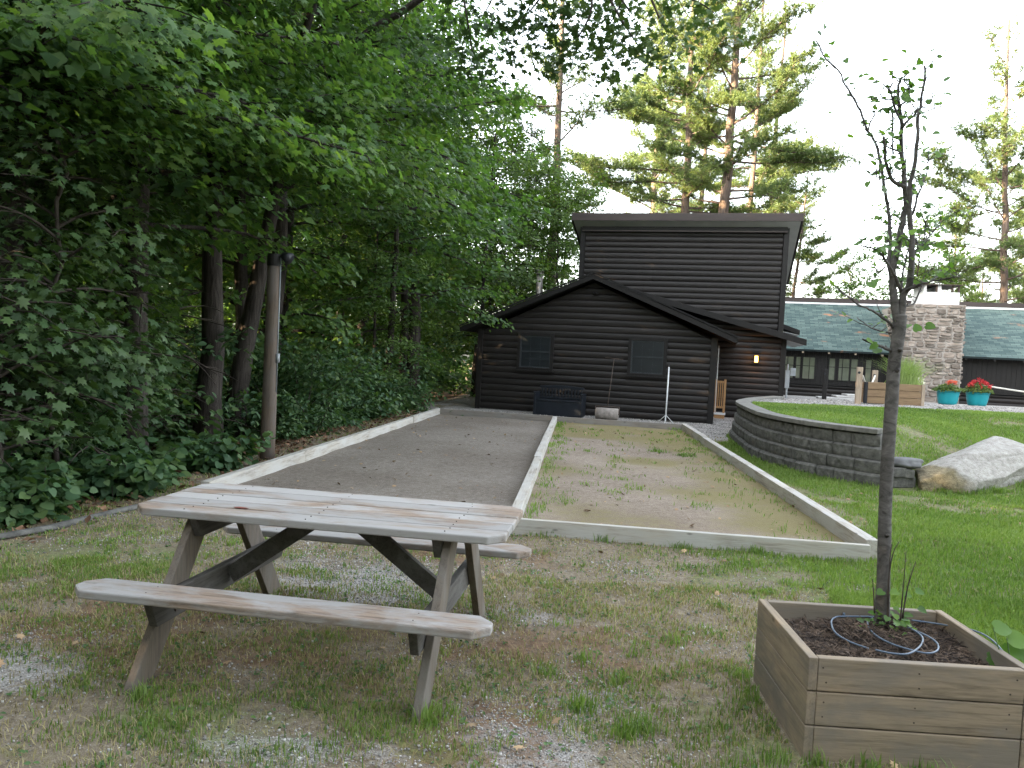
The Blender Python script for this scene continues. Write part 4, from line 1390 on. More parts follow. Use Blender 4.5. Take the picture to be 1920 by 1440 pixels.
mb.prism([(RR + .121, 4.24 - LZ), (RR + 4.0, RE + .3), (RR + 4.0, RE + .2), (RR + .121, 4.14 - LZ)], 0, X0, X1)
mb.build('ridge_board', M['fascia'], lod)
mb = MB()
mb.b2((X0, RR - .11, 4.24 - LZ - .035), (X1, RR - .052, 4.24 - LZ + .035))
mb.build('ridge_flashing', M['white'], lod)
for k in range(16):
    x = 9.4 - LR + k * .92
    if x > X1 - .3: break
    mb = MB()
    mb.prism([(-.48, RE - .05), (.01, RE + .21), (.01, RE + .10), (-.48, RE - .14)], 0, x - .035, x + .035)
    mb.build('rafter_tail', M['post'] if k < 5 else M['log_trim'], lod)
def lodge_window(x0, x1, z0, z1, vbars):
    fr = MB()
    t = .035
    y0, y1 = -.06, -.019
    x0 -= LR; x1 -= LR; z0 -= LZ; z1 -= LZ
    fr.b2((x0 - t, y0, z0 - t), (x0, y1, z1 + t)); fr.b2((x1, y0, z0 - t), (x1 + t, y1, z1 + t))
    fr.b2((x0, y0, z0 - t), (x1, y1, z0)); fr.b2((x0, y0, z1), (x1, y1, z1 + t))
    zm = z0 + (z1 - z0) * .6
    fr.b2((x0, y0 + .012, zm - .012), (x1, y1, zm + .012))
    for q in vbars:
        x = x0 + (x1 - x0) * q
        fr.b2((x - .011, y0 + .012, z0), (x + .011, y1, zm - .012)); fr.b2((x - .011, y0 + .012, zm + .012), (x + .011, y1, z1))
    f = fr.build('window', M['log_trim'], lod)
    pb = MB()
    pb.b2((x0, -.035, z0), (x1, -.028, z1))
    pb.build('pane', M['lodgepane'], f)
for x0, x1, vb in ((8.70, 9.12, (.5,)), (9.22, 9.37, ()), (9.47, 9.89, (.55,)), (10.41, 10.61, ()), (10.75, 11.12, (.35,)), (11.18, 11.40, ()), (11.69, 11.88, ())):
    lodge_window(x0, x1, 1.12, 1.93, vb)
# chimney
def stone_face(mb, x0, x1, z0, z1, y, rr, out=-1, axis=0):
    z = z0
    while z < z1 - .02:
        h = min(rr.uniform(.10, .24), z1 - z)
        if z1 - z - h < .06: h = z1 - z
        x = x0
        while x < x1 - .02:
            wd_ = min(rr.uniform(.15, .52), x1 - x)
            if x1 - x - wd_ < .08: wd_ = x1 - x
            dep = rr.uniform(.015, .075)
            m_ = .012
            split = h > .17 and rr.random() < .35
            rows = [(z, z + h * rr.uniform(.4, .6))] if split else [(z, z + h)]
            if split: rows.append((rows[0][1], z + h))
            for za, zb in rows:
                j = lambda s: rr.uniform(-s, s)
                # irregular polygon stone standing proud of the mortar
                ctr = ((x + x + wd_) / 2, (za + zb) / 2)
                nP = 9
                ring0, ring1 = [], []
                for k in range(nP):
                    a_ = 2 * math.pi * k / nP + j(.15)
                    sx = abs(math.cos(a_)) ** .55 * (1 if math.cos(a_) > 0 else -1)
                    sz = abs(math.sin(a_)) ** .55 * (1 if math.sin(a_) > 0 else -1)
                    rx, rz = (wd_ / 2 - m_) * rr.uniform(.88, 1.06), ((zb - za) / 2 - m_ * .8) * rr.uniform(.88, 1.08)
                    ring0.append((ctr[0] + sx * rx, ctr[1] + sz * rz))
                    ring1.append((ctr[0] + sx * rx * .8, ctr[1] + sz * rz * .78))
                vs = []
                for p_ in ring0: vs.append((p_[0], y, p_[1]))
                for p_ in ring1: vs.append((p_[0], y + out * (dep + j(.012)), p_[1]))
                if axis == 1: vs = [(v[1], v[0], v[2]) for v in vs]
                fs = [tuple(range(nP, 2 * nP))] + [(k, (k + 1) % nP, nP + (k + 1) % nP, nP + k) for k in range(nP)]
                mb.add(vs, fs)
            x += wd_
        z += h
cx0, cx1, cyf = 12.60 - LR, 14.66 - LR, -0.95
rr = random.Random(5)
ch = MB()
stone_face(ch, cx0, cx1, -.5, 4.03 - LZ, cyf, rr)
stone_face(ch, cyf, 1.2, -.5, 4.03 - LZ, cx0, rr, -1, 1)
stone_face(ch, cyf, 1.2, -.5, 4.03 - LZ, cx1, rr, 1, 1)
chm = ch.build('chimney', M['stone'], lod)
mb = MB()
mb.b2((cx0 + .002, cyf + .002, -.5), (cx1 - .002, 3.0, 4.02 - LZ))
mb.build('mortar_core', M['mortar'], chm)
mb = MB()
a, b = 13.32 - LR, 14.50 - LR
mb.b2((a, cyf + .2, 4.022 - LZ), (b, 1.0, 4.47 - LZ))
mb.b2((a + .02, cyf + .22, 4.472 - LZ), (a + .1, .9, 4.72 - LZ)); mb.b2((a + .46, cyf + .22, 4.472 - LZ), (a + .58, .9, 4.72 - LZ))
mb.build('chimney_cap', M['white'], chm, False, .01)
mb = MB()
mb.b2((a - .35, cyf + .1, 4.722 - LZ), (b + .06, 1.1, 4.75 - LZ))
for x in (a + .40, a + .92, a + 1.12):
    mb.b2((x, cyf + .21, 4.472 - LZ), (x + .06, cyf + .3, 4.72 - LZ))
mb.build('chimney_top', M['iron'], chm)

# ------------------------------------------------------------------ curved block wall
wl = empty('retaining_wall', (4.3, 13.0, 0))
tag(wl, 'curved retaining wall of grey split face blocks holding up the lawn', 'retaining wall')
WP = smooth_path([(x, y, 0) for x, y in WALL], 12)
arc = [0]
for a, b in zip(WP[:-1], WP[1:]):
    arc.append(arc[-1] + (b - a).length)
arc = np.array(arc); WX = np.array([p.x for p in WP]); WY = np.array([p.y for p in WP])
def wpt(s):
    x, y = np.interp(s, arc, WX), np.interp(s, arc, WY)
    e = .03
    dx, dy = np.interp(s + e, arc, WX) - np.interp(s - e, arc, WX), np.interp(s + e, arc, WY) - np.interp(s - e, arc, WY)
    n = Vector((-dy, dx, 0)).normalized()          # towards the court
    return Vector((x, y, 0)), n, Vector((dx, dy, 0)).normalized()
CH, NCOURSE = 0.1785, 4
off0 = wl.location
rr = random.Random(9)
for c in range(NCOURSE):
    mb = MB()
    s = [0.0, 0.03, 0.10, 0.17][c]
    smax = arc[-1] - .1
    k = 0
    while s < smax:
        L = rr.choice((.30, .42, .42, .45))
        s1 = min(s + L, smax)
        if smax - s < .08: break
        batter = 0.040 * (NCOURSE - 1 - c) - .03
        z0, z1 = c * CH - (0.08 if c == 0 else 0) + .003, (c + 1) * CH - .003
        nu, nz = 6, 5
        vs, fs = [], []
        jn = rr.uniform(-.003, .004)
        for iz in range(nz):
            for iu in range(nu):
                t = iu / (nu - 1)
                p, n, d = wpt(s + .005 + (s1 - s - .010) * t)
                o = batter + jn + (.0 if iz in (0, nz - 1) else rr.uniform(.0, .012)) - (.018 if iu in (0, nu - 1) else 0) - (.0, 0, 0, 0, .030)[iz] - (.004 if iz == 0 else 0)
                q = p + n * o
                vs.append((q.x - off0.x, q.y - off0.y, z0 + (z1 - z0) * (0, .25, .6, .86, 1)[iz]))
        base = len(vs)
        for iz in (0, 1):
            for t in (0, 1):
                p, n, d = wpt(s + .005 + (s1 - s - .010) * t)
                q = p - n * .26
                vs.append((q.x - off0.x, q.y - off0.y, (z0, z1)[iz]))
        for iz in range(nz - 1):
            for iu in range(nu - 1):
                a = iz * nu + iu
                fs.append((a, a + 1, a + nu + 1, a + nu))
        tl = (nz - 1) * nu
        fs.append(tuple(tl + i for i in range(nu)) + (base + 3, base + 2))
        fs.append(tuple(i for i in range(nu))[::-1] + (base, base + 1))
        fs.append(tuple(i * nu for i in range(nz)) + (base + 2, base))
        fs.append(tuple(i * nu + nu - 1 for i in range(nz))[::-1] + (base + 1, base + 3))
        mb.add(vs, fs)
        s = s1
    mb.build('block_course', M['block'], wl)
mb = MB()
s = 0.20
while s < arc[-1] - .15:
    L = rr.choice((.3, .4, .45)); s1 = min(s + L, arc[-1] - .1)
    pr = []
    for t in np.linspace(0, 1, 4):
        p, n, d = wpt(s + .002 + (s1 - s - .004) * t)
        pr.append((p + n * .012, p - n * .29))
    poly = [(a.x - off0.x, a.y - off0.y) for a, b in pr] + [(b.x - off0.x, b.y - off0.y) for a, b in pr[::-1]]
    mb.prism(poly, 2, NCOURSE * CH + .001, NCOURSE * CH + .068 + rr.uniform(-.002, .002))
    s = s1
mb.build('capstone', M['cap'], wl, False, .008)

def rock(name, loc, sc, rz, planes, mat, label, cat, seed=0, sub=5, nz=.06, ry=0.0):
    import bmesh
    bm = bmesh.new()
    bmesh.ops.create_icosphere(bm, subdivisions=sub, radius=1)
    rg = np.random.default_rng(seed)
    wv = [(rg.normal(0, 1, 3) * rg.uniform(1.5, 7), rg.uniform(0, 6.3)) for _ in range(30)]
    P = np.array([v.co for v in bm.verts])
    rad = np.full(len(P), 1.15)
    for nx_, ny_, nz_, hgt in planes:
        nn = np.array([nx_, ny_, nz_]); nn = nn / np.linalg.norm(nn)
        dt = P @ nn
        rad = np.where(dt > .05, np.minimum(rad, hgt / np.maximum(dt, .05)), rad)
    for k, ph in wv:
        rad = rad + nz * np.sin(P @ k + ph) / (np.linalg.norm(k) ** .9)
    crack = np.abs(P @ np.array([.75, .35, .9]) - .55 + .09 * np.sin(P @ np.array([9, 5, 7])))
    rad = rad - .05 * np.exp(-(crack / .022) ** 2)
    crack = np.abs(P @ np.array([.2, -.5, 1.0]) - .35 + .06 * np.sin(P @ np.array([7, 9, 4])))
    rad = rad - .035 * np.exp(-(crack / .02) ** 2) * (P[:, 0] > -.1)
    for v, r in zip(bm.verts, rad):
        v.co = Vector(v.co) * float(r)
        v.co = Vector((v.co.x * sc[0], v.co.y * sc[1], v.co.z * sc[2]))
    me = bpy.data.meshes.new(name)
    bm.to_mesh(me); bm.free()
    me.materials.append(mat)
    me.polygons.foreach_set('use_smooth', [True] * len(me.polygons))
    o = link(name, me)
    o.location = loc
    o.rotation_euler = (0, ry, rz)
    tag(o, label, cat)
    return o
rock('boulder', (6.62, 10.90, 0.20), (1.36, .58, .43), R_(30), [(-.95, -.6, .22, .80), (-.35, -.9, -.1, .80), (-.05, -.74, .70, .70), (.3, -.2, 1, .78), (-.1, .5, .9, .76), (-.55, .1, .85, .84), (0, 0, -1, .6), (.1, -1, -.2, .8), (0, 1, .1, .8), (1, -.1, .5, .92), (.8, -.7, .3, .92), (-1, .5, .1, .9)],
     M['boulder'], 'long pale boulder with yellowish end lying on the lawn slope', 'boulder', 4, 6, .034, R_(-11))
rock('flat_stone', (5.48, 10.62, .335), (.24, .17, .075), R_(10), [(0, 0, 1, .85), (0, -1, .4, .9), (.8, -.6, 0, .9)], M['cobble'], 'smooth dark grey stone capping the right end of the block wall', 'stone', 6, 4, .04)
mb = MB()
for x, y, z, sx, sz, rz in ((5.22, 10.50, .22, .34, .13, .3), (5.38, 10.56, .20, .30, .12, -.1), (5.30, 10.56, .08, .5, .15, .1)):
    mb.box((x, y, z), (sx, .22, sz), Matrix.Rotation(rz, 3, 'Z'))
tag(mb.build('loose_block', M['block'], None, False, .015), 'loose grey blocks finishing the low right end of the wall', 'blocks')

# ------------------------------------------------------------------ terrace things
def posty(name, p, h, wdt, mat, label, rz=.2):
    o = empty(name, p, rz)
    tag(o, label, 'post')
    mb = MB()
    mb.b2((-wdt / 2, -wdt / 2, -.3), (wdt / 2, wdt / 2, h))
    mb.build('post', mat, o, False, .01)
    mb = MB()
    mb.tube([(-.02, -wdt / 2 - .008, h - .13), (-.02, -wdt / 2 + .002, h - .13)], .03, 12)
    mb.build('rope_hole', M['black'], o)
    return o
def tz(x, y): return float(height(np.array([x]), np.array([y]))[0])
p1, p2, p3 = (8.11, 18.1), (9.36, 20.0), (8.92, 22.06)
posty('rope_post', (p1[0], p1[1], tz(*p1)), .86, .125, M['post'], 'tan wooden rope post nearest the lawn beside the brown planter', CRZ)
posty('rope_post', (p2[0], p2[1], tz(*p2)), .86, .125, M['post'], 'tan wooden rope post standing behind the brown planter', CRZ)
posty('dark_post', (p3[0], p3[1], tz(*p3)), .86, .115, M['log_trim'], 'dark brown post before the lodge windows', CRZ)
def sag_rope(name, a, b, sag, label, r=.022):
    P = []
    for t in np.linspace(0, 1, 17):
        q = a.lerp(b, t)
        q.z -= sag * 4 * t * (1 - t)
        P.append(q)
    mb = MB()
    mb.tube(P, r, 8)
    tag(mb.build(name, M['rope'], None, True), label, 'rope')
sag_rope('rope', Vector((p1[0] + .07, p1[1] - .02, tz(*p1) + .66)), Vector((p2[0] - .03, p2[1] - .07, tz(*p2) + .72)), .26, 'pale rope slung between the two tan posts')
p4, p5 = (14.7, 24.2), (19.5, 21.6)
sag_rope('rope', Vector((p4[0], p4[1], 1.27)), Vector((p5[0], p5[1], 1.25)), .20, 'pale rope sagging to the right behind the red flowers', .026)

bx = empty('timber_planter', (9.0, 18.45, tz(9.0, 18.45)), CRZ + R_(8))
tag(bx, 'brown timber planter of stacked boards with tall pale ornamental grass', 'planter')
for k in range(3):
    mb = MB()
    z0, z1 = k * .165 + .004, (k + 1) * .165 - .004
    mb.b2((-.60, -.35, z0), (.60, -.31, z1)); mb.b2((-.60, .31, z0), (.60, .35, z1)); mb.b2((-.60, -.309, z0), (-.56, .309, z1)); mb.b2((.56, -.309, z0), (.60, .309, z1))
    mb.build('board', M['box'], bx, False, .006)
for sx in (-1, 1):
    mb = MB()
    mb.b2((sx * .637 - .035, -.36, 0), (sx * .637 + .035, -.27, .5))
    mb.build('corner_post', M['post'] if sx > 0 else M['black'], bx, False, .006)
mb = MB()
mb.b2((-.558, -.308, .3), (.558, .308, .46))
mb.build('soil', M['soil'], bx)
og = empty('ornamental_grass', (9.05, 18.45, tz(9.05, 18.45) + .46), CRZ + R_(8))
tag(og, 'tall pale green fountain grass growing in the brown timber planter', 'ornamental grass')
mb = MB()
for _ in range(420):
    bx0, by0 = random.gauss(.30, .14), random.gauss(0, .1)
    a = random.uniform(0, 6.28)
    L = random.uniform(.4, .78)
    lean = abs(random.gauss(.18, .22)) + .04
    dx, dy = math.cos(a) * lean, math.sin(a) * lean * .6
    wv_ = .007
    P = [(bx0 + dx * t * t * 1.6, by0 + dy * t * t * 1.6, L * (t - .25 * lean * t ** 3)) for t in (0, .35, .7, 1)]
    vs = []
    for i, (x, y, z) in enumerate(P):
        ww = wv_ * (1 - i / 3.3)
        vs += [(x - ww, y, z), (x + ww, y, z)]
    mb.add(vs, [(0, 1, 3, 2), (2, 3, 5, 4), (4, 5, 7, 6)])
mb.build('blades', M['ornament'], og)

def flower_pot(x, y, rtop, rbot, h, mat, label, fl, seed, plump=1.0, flw=80):
    z = tz(x, y)
    po = empty('flower_pot', (x, y, z))
    tag(po, label, 'flower pot', 'glazed flower pots on the gravel')
    mb = MB()
    prof = [(0, 0), (rbot, 0)] + [(rbot + (rtop - rbot) * (t ** .6), h * t) for t in np.linspace(.08, .9, 9)] + [(rtop + .012, h * .92), (rtop + .014, h), (rtop - .02, h), (rtop - .03, h * .85), (0, h * .85)]
    mb.lathe(prof, (0, 0, 0), 36)
    mb.build('pot', mat, po, True)
    pl = empty('bedding_plant', (x, y, z + h * .85))
    rg = np.random.default_rng(seed)
    n = 700
    a = rg.uniform(0, 6.28, n); rr_ = np.sqrt(rg.uniform(0, 1, n)) * rtop * 1.22
    zt = (1 - (rr_ / (rtop * 1.4)) ** 2) * .30 * plump * rg.uniform(.35, 1.05, n) + .03
    C = np.stack([rr_ * np.cos(a), rr_ * np.sin(a), zt], 1)
    T = np.stack([np.cos(a) + rg.normal(0, .6, n), np.sin(a) + rg.normal(0, .6, n), rg.normal(-.1, .5, n)], 1)
    N = np.stack([np.cos(a) * .4, np.sin(a) * .4, np.ones(n)], 1) + rg.normal(0, .4, (n, 3))
    link('leaves', scatter('leaves', OVAL, C, N, T, rg.uniform(.05, .10, n), M['potleaf']), pl)
    if fl:
        n = flw
        a = rg.uniform(0, 6.28, n); rr_ = np.sqrt(rg.uniform(0, 1, n)) * rtop * fl[1]
        ox = fl[2]
        C = np.stack([ox + rr_ * np.cos(a), rr_ * np.sin(a) - .05, .03 + (1 - (rr_ / (rtop * 1.4)) ** 2) * .36 * plump + rg.uniform(-.03, .05, n)], 1)
        k = 9
        C2 = np.repeat(C, k, 0) + rg.normal(0, .018, (n * k, 3))
        T = rg.normal(0, 1, (n * k, 3)); N = rg.normal(0, 1, (n * k, 3)) + np.array([0, -.5, .8])
        link('flowers', scatter('flowers', OVAL, C2, N, T, rg.uniform(.03, .055, n * k), fl[0]), pl)
    return po, pl
po, pl = flower_pot(13.28, 23.55, .315, .235, .43, M['teal'], 'turquoise pot with few orange flowers, left of its twin', (M['orangeflower'], .45, .08), 1, .8, 26)
tag(pl, 'yellow green bedding plant with a few orange flowers in the left turquoise pot', 'plant')
po, pl = flower_pot(14.30, 23.75, .325, .23, .42, M['teal'], 'turquoise pot under a dome of bright red geraniums', (M['redflower'], .98, .0), 2, 1.1, 62)
tag(pl, 'red geranium in full flower in the right turquoise pot', 'plant')
po, pl = flower_pot(11.95, 23.2, .27, .16, .46, M['greenpot'], 'dark green pot with trailing cream flowers beside the brown planter', (M['whiteflower'], .9, .15), 3, .9, 18)
tag(pl, 'trailing green plant with small cream flowers in the dark green pot', 'plant')
po, pl = flower_pot(16.1, 23.6, .3, .22, .43, M['teal'], 'pot with leafy plant at the right edge behind the rope', (M['orangeflower'], .5, .0), 4, 1.1, 12)
tag(pl, 'leafy green plant in the pot at the far right edge', 'plant')
mb = MB()
for k, (x, y, w_, d_) in enumerate(((9.9, 22.9, 1.6, .7), (10.3, 23.2, 1.2, .6), (10.5, 23.35, .9, .5))):
    z = tz(9.9, 22.9)
    mb.box((x, y, z + .03 + k * .055), (w_, d_, .05), Matrix.Rotation(CRZ + k * .1, 3, 'Z'))
tag(mb.build('slate_step', M['slate'], None, False, .01), 'low stack of pale flat stone slabs before the lodge wall', 'stone step')

# ------------------------------------------------------------------ pole by the woods
pp = gnd(501, 860)
po = empty('lamp_pole', (pp.x, pp.y, 0))
tag(po, 'weathered round timber pole with a dark floodlight at the wood edge', 'lamp pole')
mb = MB()
mb.tube([(0, 0, -.3), (.003, 0, .5), (.0, 0, 1.3), (.003, 0, 2.1), (0.0, 0, 2.58)], [.098, .096, .092, .088, .085], 18, True, .02)
mb.build('pole', M['pole'], po, True)
mb = MB()
mb.tube([(0, 0, 2.58), (0, 0, 2.74)], [.092, .092], 18)
mb.build('pole_cap', M['log_trim'], po)
mb = MB()
mb.tube([(.092, -.02, 2.70), (.094, -.02, .9)], .009, 8)
mb.b2((.082, -.05, 1.30), (.12, .01, 1.42))
mb.build('conduit', M['galv'], po, True)
mb = MB()
mb.tube([(.07, 0, 2.70), (.13, -.02, 2.72)], .014, 8)
mb.tube([(.12, -.02, 2.73), (.22, -.05, 2.68)], [.045, .085], 14)
mb.build('floodlight', M['black'], po, True)

# ------------------------------------------------------------------ trees
class Leaves:
    def __init__(self): self.C, self.N, self.T, self.S = [], [], [], []
    def spray(self, p, d, L, n, size, flat=.17, tilt=.62, out=(0, 0), hang=.28, wfac=.46):
        """leaves along a flat fan of twigs that starts at p and points along d"""
        d = np.array(d, float)
        d /= max(1e-6, np.linalg.norm(d))
        side = np.cross(d, (0, 0, 1.0)); side /= max(1e-6, np.linalg.norm(side))
        t = RNG.uniform(.08, 1, n)
        w_ = RNG.normal(0, 1, n) * L * wfac * (1.1 - .75 * np.abs(t - .45))
        c = np.array(p)[None] + d[None] * (t * L)[:, None] + side[None] * w_[:, None]
        c[:, 2] += RNG.normal(0, flat * L, n) - hang * L * t * t - .25 * np.abs(w_)
        nm = np.stack([out[0] * .7 + RNG.normal(0, tilt, n), out[1] * .7 + RNG.normal(0, tilt, n), np.ones(n)], 1)
        tt = d[None] + side[None] * (w_ / max(L, .01) * 2.2)[:, None] + RNG.normal(0, .5, (n, 3)) + np.array([0, 0, -.35])
        self.C.append(c); self.N.append(nm); self.T.append(tt); self.S.append(size * RNG.uniform(.6, 1.2, n))
    def mesh(self, name, tmpl, mat, base=None):
        C, N, T, S = map(np.concatenate, (self.C, self.N, self.T, self.S))
        if base is not None:
            # no low foliage in the trampled gap between yard and the big trunks
            W = C + np.array(base)[None]
            q = W[:, 0] / W[:, 1]
            ok = ~((q > -.435) & (q < -.293) & (W[:, 2] < 1.62 + .118 * W[:, 1]) & (W[:, 1] < 13.2)) & (W[:, 2] > .5)
            C, N, T, S = C[ok], N[ok], T[ok], S[ok]
        return scatter(name, tmpl, C, N, T, S, mat)

def grow(H, r0, lean, z0, R, nl, lsize, per_spray, spacing, prof=None, az_range=None, el=(5, 35), twigs=True, sides=12, spray_L=(.45, .95), extra=(), clear=0):
    """trunk with limbs (MB) and its leaves (Leaves), at the origin"""
    tr, lv = MB(), Leaves()
    n = 12
    tp = [Vector((lean[0] * (i / n) ** 1.1 + random.gauss(0, .03) * (i > 0), lean[1] * (i / n) ** 1.1 + random.gauss(0, .03) * (i > 0), H * i / n - (.3 if i == 0 else 0))) for i in range(n + 1)]
    def rad(z): return max(.02, r0 * (1 - .85 * max(0, z) / H) * (1 + .35 * math.exp(-max(0, z) * 3)))
    tr.tube(tp, [rad(p.z) for p in tp], sides, True, .05)
    def tpt(z):
        f = min(max(z / H * n, 0), n - .001); i = int(f)
        return tp[i].lerp(tp[i + 1], f - i)
    jobs = []
    for k in range(nl):
        f = (k + random.random()) / nl
        z = z0 + (H * .97 - z0) * f
        az = k * 2.399 + random.uniform(-.4, .4)
        if az_range is not None:
            az = random.uniform(*az_range)
        pr = prof(f) if prof else math.sqrt(max(.06, 1 - (2 * f - .72) ** 2 / 1.9))
        L = R * pr * random.uniform(.72, 1.12)
        e = R_(random.uniform(*el) + 30 * f)
        if z < clear and math.cos(az) > -.1: continue
        jobs.append((z, az, e, L))
    jobs += list(extra)
    for z, az, e, L in jobs:
        b = tpt(z)
        P = limb(b, az, e, L, .55)
        r1 = max(.014, min(.042, rad(z) * .26))
        tr.tube(P, [r1 * (1 - .82 * i / (len(P) - 1)) + .004 for i in range(len(P))], 6, False)
        m = max(2, int(L / spacing))
        for s in range(m):
            t = .10 + .90 * (s + random.random()) / m
            f = t * (len(P) - 1); i = min(int(f), len(P) - 2)
            p = P[i].lerp(P[i + 1], f - i)
            d = (P[i + 1] - P[i]).normalized()
            sgn = 1 if s % 2 else -1
            a = sgn * random.uniform(.3, 1.25)
            dd = Vector((d.x * math.cos(a) - d.y * math.sin(a), d.x * math.sin(a) + d.y * math.cos(a), d.z * .4 + random.uniform(-.25, .2)))
            Ls = random.uniform(*spray_L) * (1.1 - .35 * t)
            lv.spray(p, dd, Ls, int(per_spray * random.uniform(.6, 1.3)), lsize, out=(d.x, d.y))
            if twigs:
                q = p + dd.normalized() * Ls * .8 - Vector((0, 0, .15 * Ls))
                tr.tube([p, (p + q) / 2 + Vector((0, 0, .03)), q], [.011, .007, .003], 3, False)
    return tr, lv

def put_tree(name, loc, tmesh, lmesh, label, cat='tree', group=None, rz=0.0, sc=1.0, sz=None):
    o = empty(name, loc, rz)
    o.scale = (sc, sc, sz or sc)
    tag(o, label, cat, group)
    link('trunk', tmesh, o)
    if lmesh: link('crown', lmesh, o)
    return o

random.seed(21)
WG = 'trees of the wood left of the courts'
def th(x, y): return tz(x, y)
# --- the near hero trees
def hero(name, x, y, label, mat, tmpl, **kw):
    tr, lv = grow(**kw)
    return put_tree(name, (x, y, th(x, y)), tr.mesh('trunk', M['bark'], True), lv.mesh('crown', tmpl, mat, (x, y, th(x, y))), label)
hero('maple_tree', -4.78, 12.3, 'thick straight furrowed trunk just left of the lamp pole under maple leaves', M['maple'], MAPLE,
     H=9.6, r0=.205, lean=(-.1, -.1), z0=4.2, R=4.4, nl=26, lsize=.118, per_spray=40, spacing=.20, el=(-2, 24), extra=((4.2, -.95, .3, 4.4), (4.3, -.35, .32, 4.6), (4.4, -1.9, .3, 5.0), (4.6, -1.3, .25, 5.2), (4.8, -1.7, .25, 5.0), (4.4, -.2, .3, 5)))
hero('maple_tree', -5.02, 13.9, 'leaning dark trunk right behind the thick one near the lamp pole', M['maple'], MAPLE,
     H=10, r0=.185, lean=(1.45, .3), z0=4.4, R=4.3, nl=26, lsize=.118, per_spray=38, spacing=.20, el=(-2, 26), extra=((4.8, -.1, .25, 4.6), (5.0, -.6, .2, 4.8), (5.5, .3, .2, 4.6)))
hero('maple_tree', -5.45, 8.2, 'black trunk cut by the left edge of the photo', M['maple'], MAPLE,
     H=8.4, r0=.20, lean=(.2, .2), z0=2.6, R=3.9, nl=30, lsize=.112, per_spray=38, spacing=.18, clear=3.9, el=(-3, 24), extra=((4.2, 0.3, .40, 3.4), (4.4, .6, .40, 3.8), (4.8, .1, .35, 3.8), (3.4, 1.5, .15, 4.0), (4.3, .9, .4, 4.0), (4.2, -.1, .4, 3.2), (2.7, 1.6, .05, 3.6), (2.5, 1.8, .0, 3.4), (2.2, 1.7, -.05, 3.0), (2.3, 2.1, .0, 3.6), (3.6, -.5, .5, 2.0), (3.9, -.3, .5, 2.4)))
YG = 'young maples under the big trees'
for i, (x, y, H_, R_y) in enumerate(((-4.75, 8.0, 3.6, 1.25), (-5.7, 9.7, 4.2, 1.5), (-5.9, 7.9, 4.0, 1.5), (-6.7, 11.6, 4.6, 1.8), (-5.35, 11.2, 3.2, 1.1), (-7.4, 10.0, 5.0, 2.0), (-4.55, 6.9, 2.3, .95))):
    random.seed(140 + i)
    tr, lv = grow(H=H_, r0=.035, lean=(random.uniform(-.2, .3), random.uniform(-.3, .1)), z0=.55, R=R_y, nl=22, lsize=.115, per_spray=26, spacing=.20, el=(-6, 26), sides=7)
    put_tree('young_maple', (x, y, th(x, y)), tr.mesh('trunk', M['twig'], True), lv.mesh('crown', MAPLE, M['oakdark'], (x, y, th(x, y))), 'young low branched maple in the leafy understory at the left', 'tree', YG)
# oak whose long bare limb reaches out of the picture top
def oak():
    random.seed(33)
    tr, lv = grow(H=14, r0=.21, lean=(.5, -.2), z0=4.2, R=3.6, nl=26, lsize=.13, per_spray=40, spacing=.32, el=(0, 25))
    b = Vector((-5.2, 16.6, th(-5.2, 16.6)))
    path = [(520, 330), (610, 170), (650, 100), (700, 55), (760, 18), (830, -30), (930, -80), (1040, -110), (1120, -60), (1180, 20)]
    Yd = [16.6, 13.8, 12.6, 12.2, 11.9, 11.5, 11.0, 10.6, 10.4, 10.3]
    P = smooth_path([at(u, v, y) - b for (u, v), y in zip(path, Yd)], 4)
    rad = np.interp(np.linspace(0, 1, len(P)), [0, .3, .6, 1], [.085, .065, .04, .012])
    tr.tube(P, list(rad), 10, True, .05)
    # side branches with hanging leaf sprays
    for i in range(8, len(P) - 1):
        if 18 <= i <= 24 or random.random() < .35: continue
        for _ in range(1):
            a = random.uniform(0, 6.28)
            d = Vector((math.cos(a), math.sin(a), random.uniform(-.7, .2))).normalized()
            L = random.uniform(.6, 1.3)
            Q = limb(P[i], a, random.uniform(-.6, .2), L, .5, 4)
            tr.tube(Q, [.014, .011, .008, .006, .003], 4, False)
            for q in Q[1:]:
                lv.spray(q, d, random.uniform(.45, .8), 16, .12, tilt=.7, hang=.5)
    hang = [(((1120, -60), (1150, 10), (1180, 60), (1200, 90)), 10.3), (((1100, -90), (1110, 10), (1090, 60), (1075, 85)), 10.4), (((1200, -60), (1230, 20), (1250, 60)), 10.3),
            (((1040, -110), (1020, -20), (990, 25), (965, 45)), 10.6), (((1040, -100), (1045, -10), (1030, 40)), 10.5), (((1180, -40), (1300, 0), (1340, 25)), 10.5), (((860, -60), (880, 60), (890, 130)), 11.2), (((930, -80), (925, -10), (905, 30)), 11.0)]
    for path, y in hang:
        Q = smooth_path([at(u, v, y) - b for u, v in path], 3)
        tr.tube(Q, list(np.linspace(.022, .006, len(Q))), 6, False)
        for j, q in enumerate(Q[2:]):
            for _ in range(3):
                a = random.uniform(0, 6.28)
                lv.spray(q, (math.cos(a), math.sin(a), -.5), random.uniform(.35, .6), 10, .115, tilt=.8, hang=.5)
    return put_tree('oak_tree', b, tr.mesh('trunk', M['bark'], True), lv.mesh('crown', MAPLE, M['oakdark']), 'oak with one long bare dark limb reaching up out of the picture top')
oak()

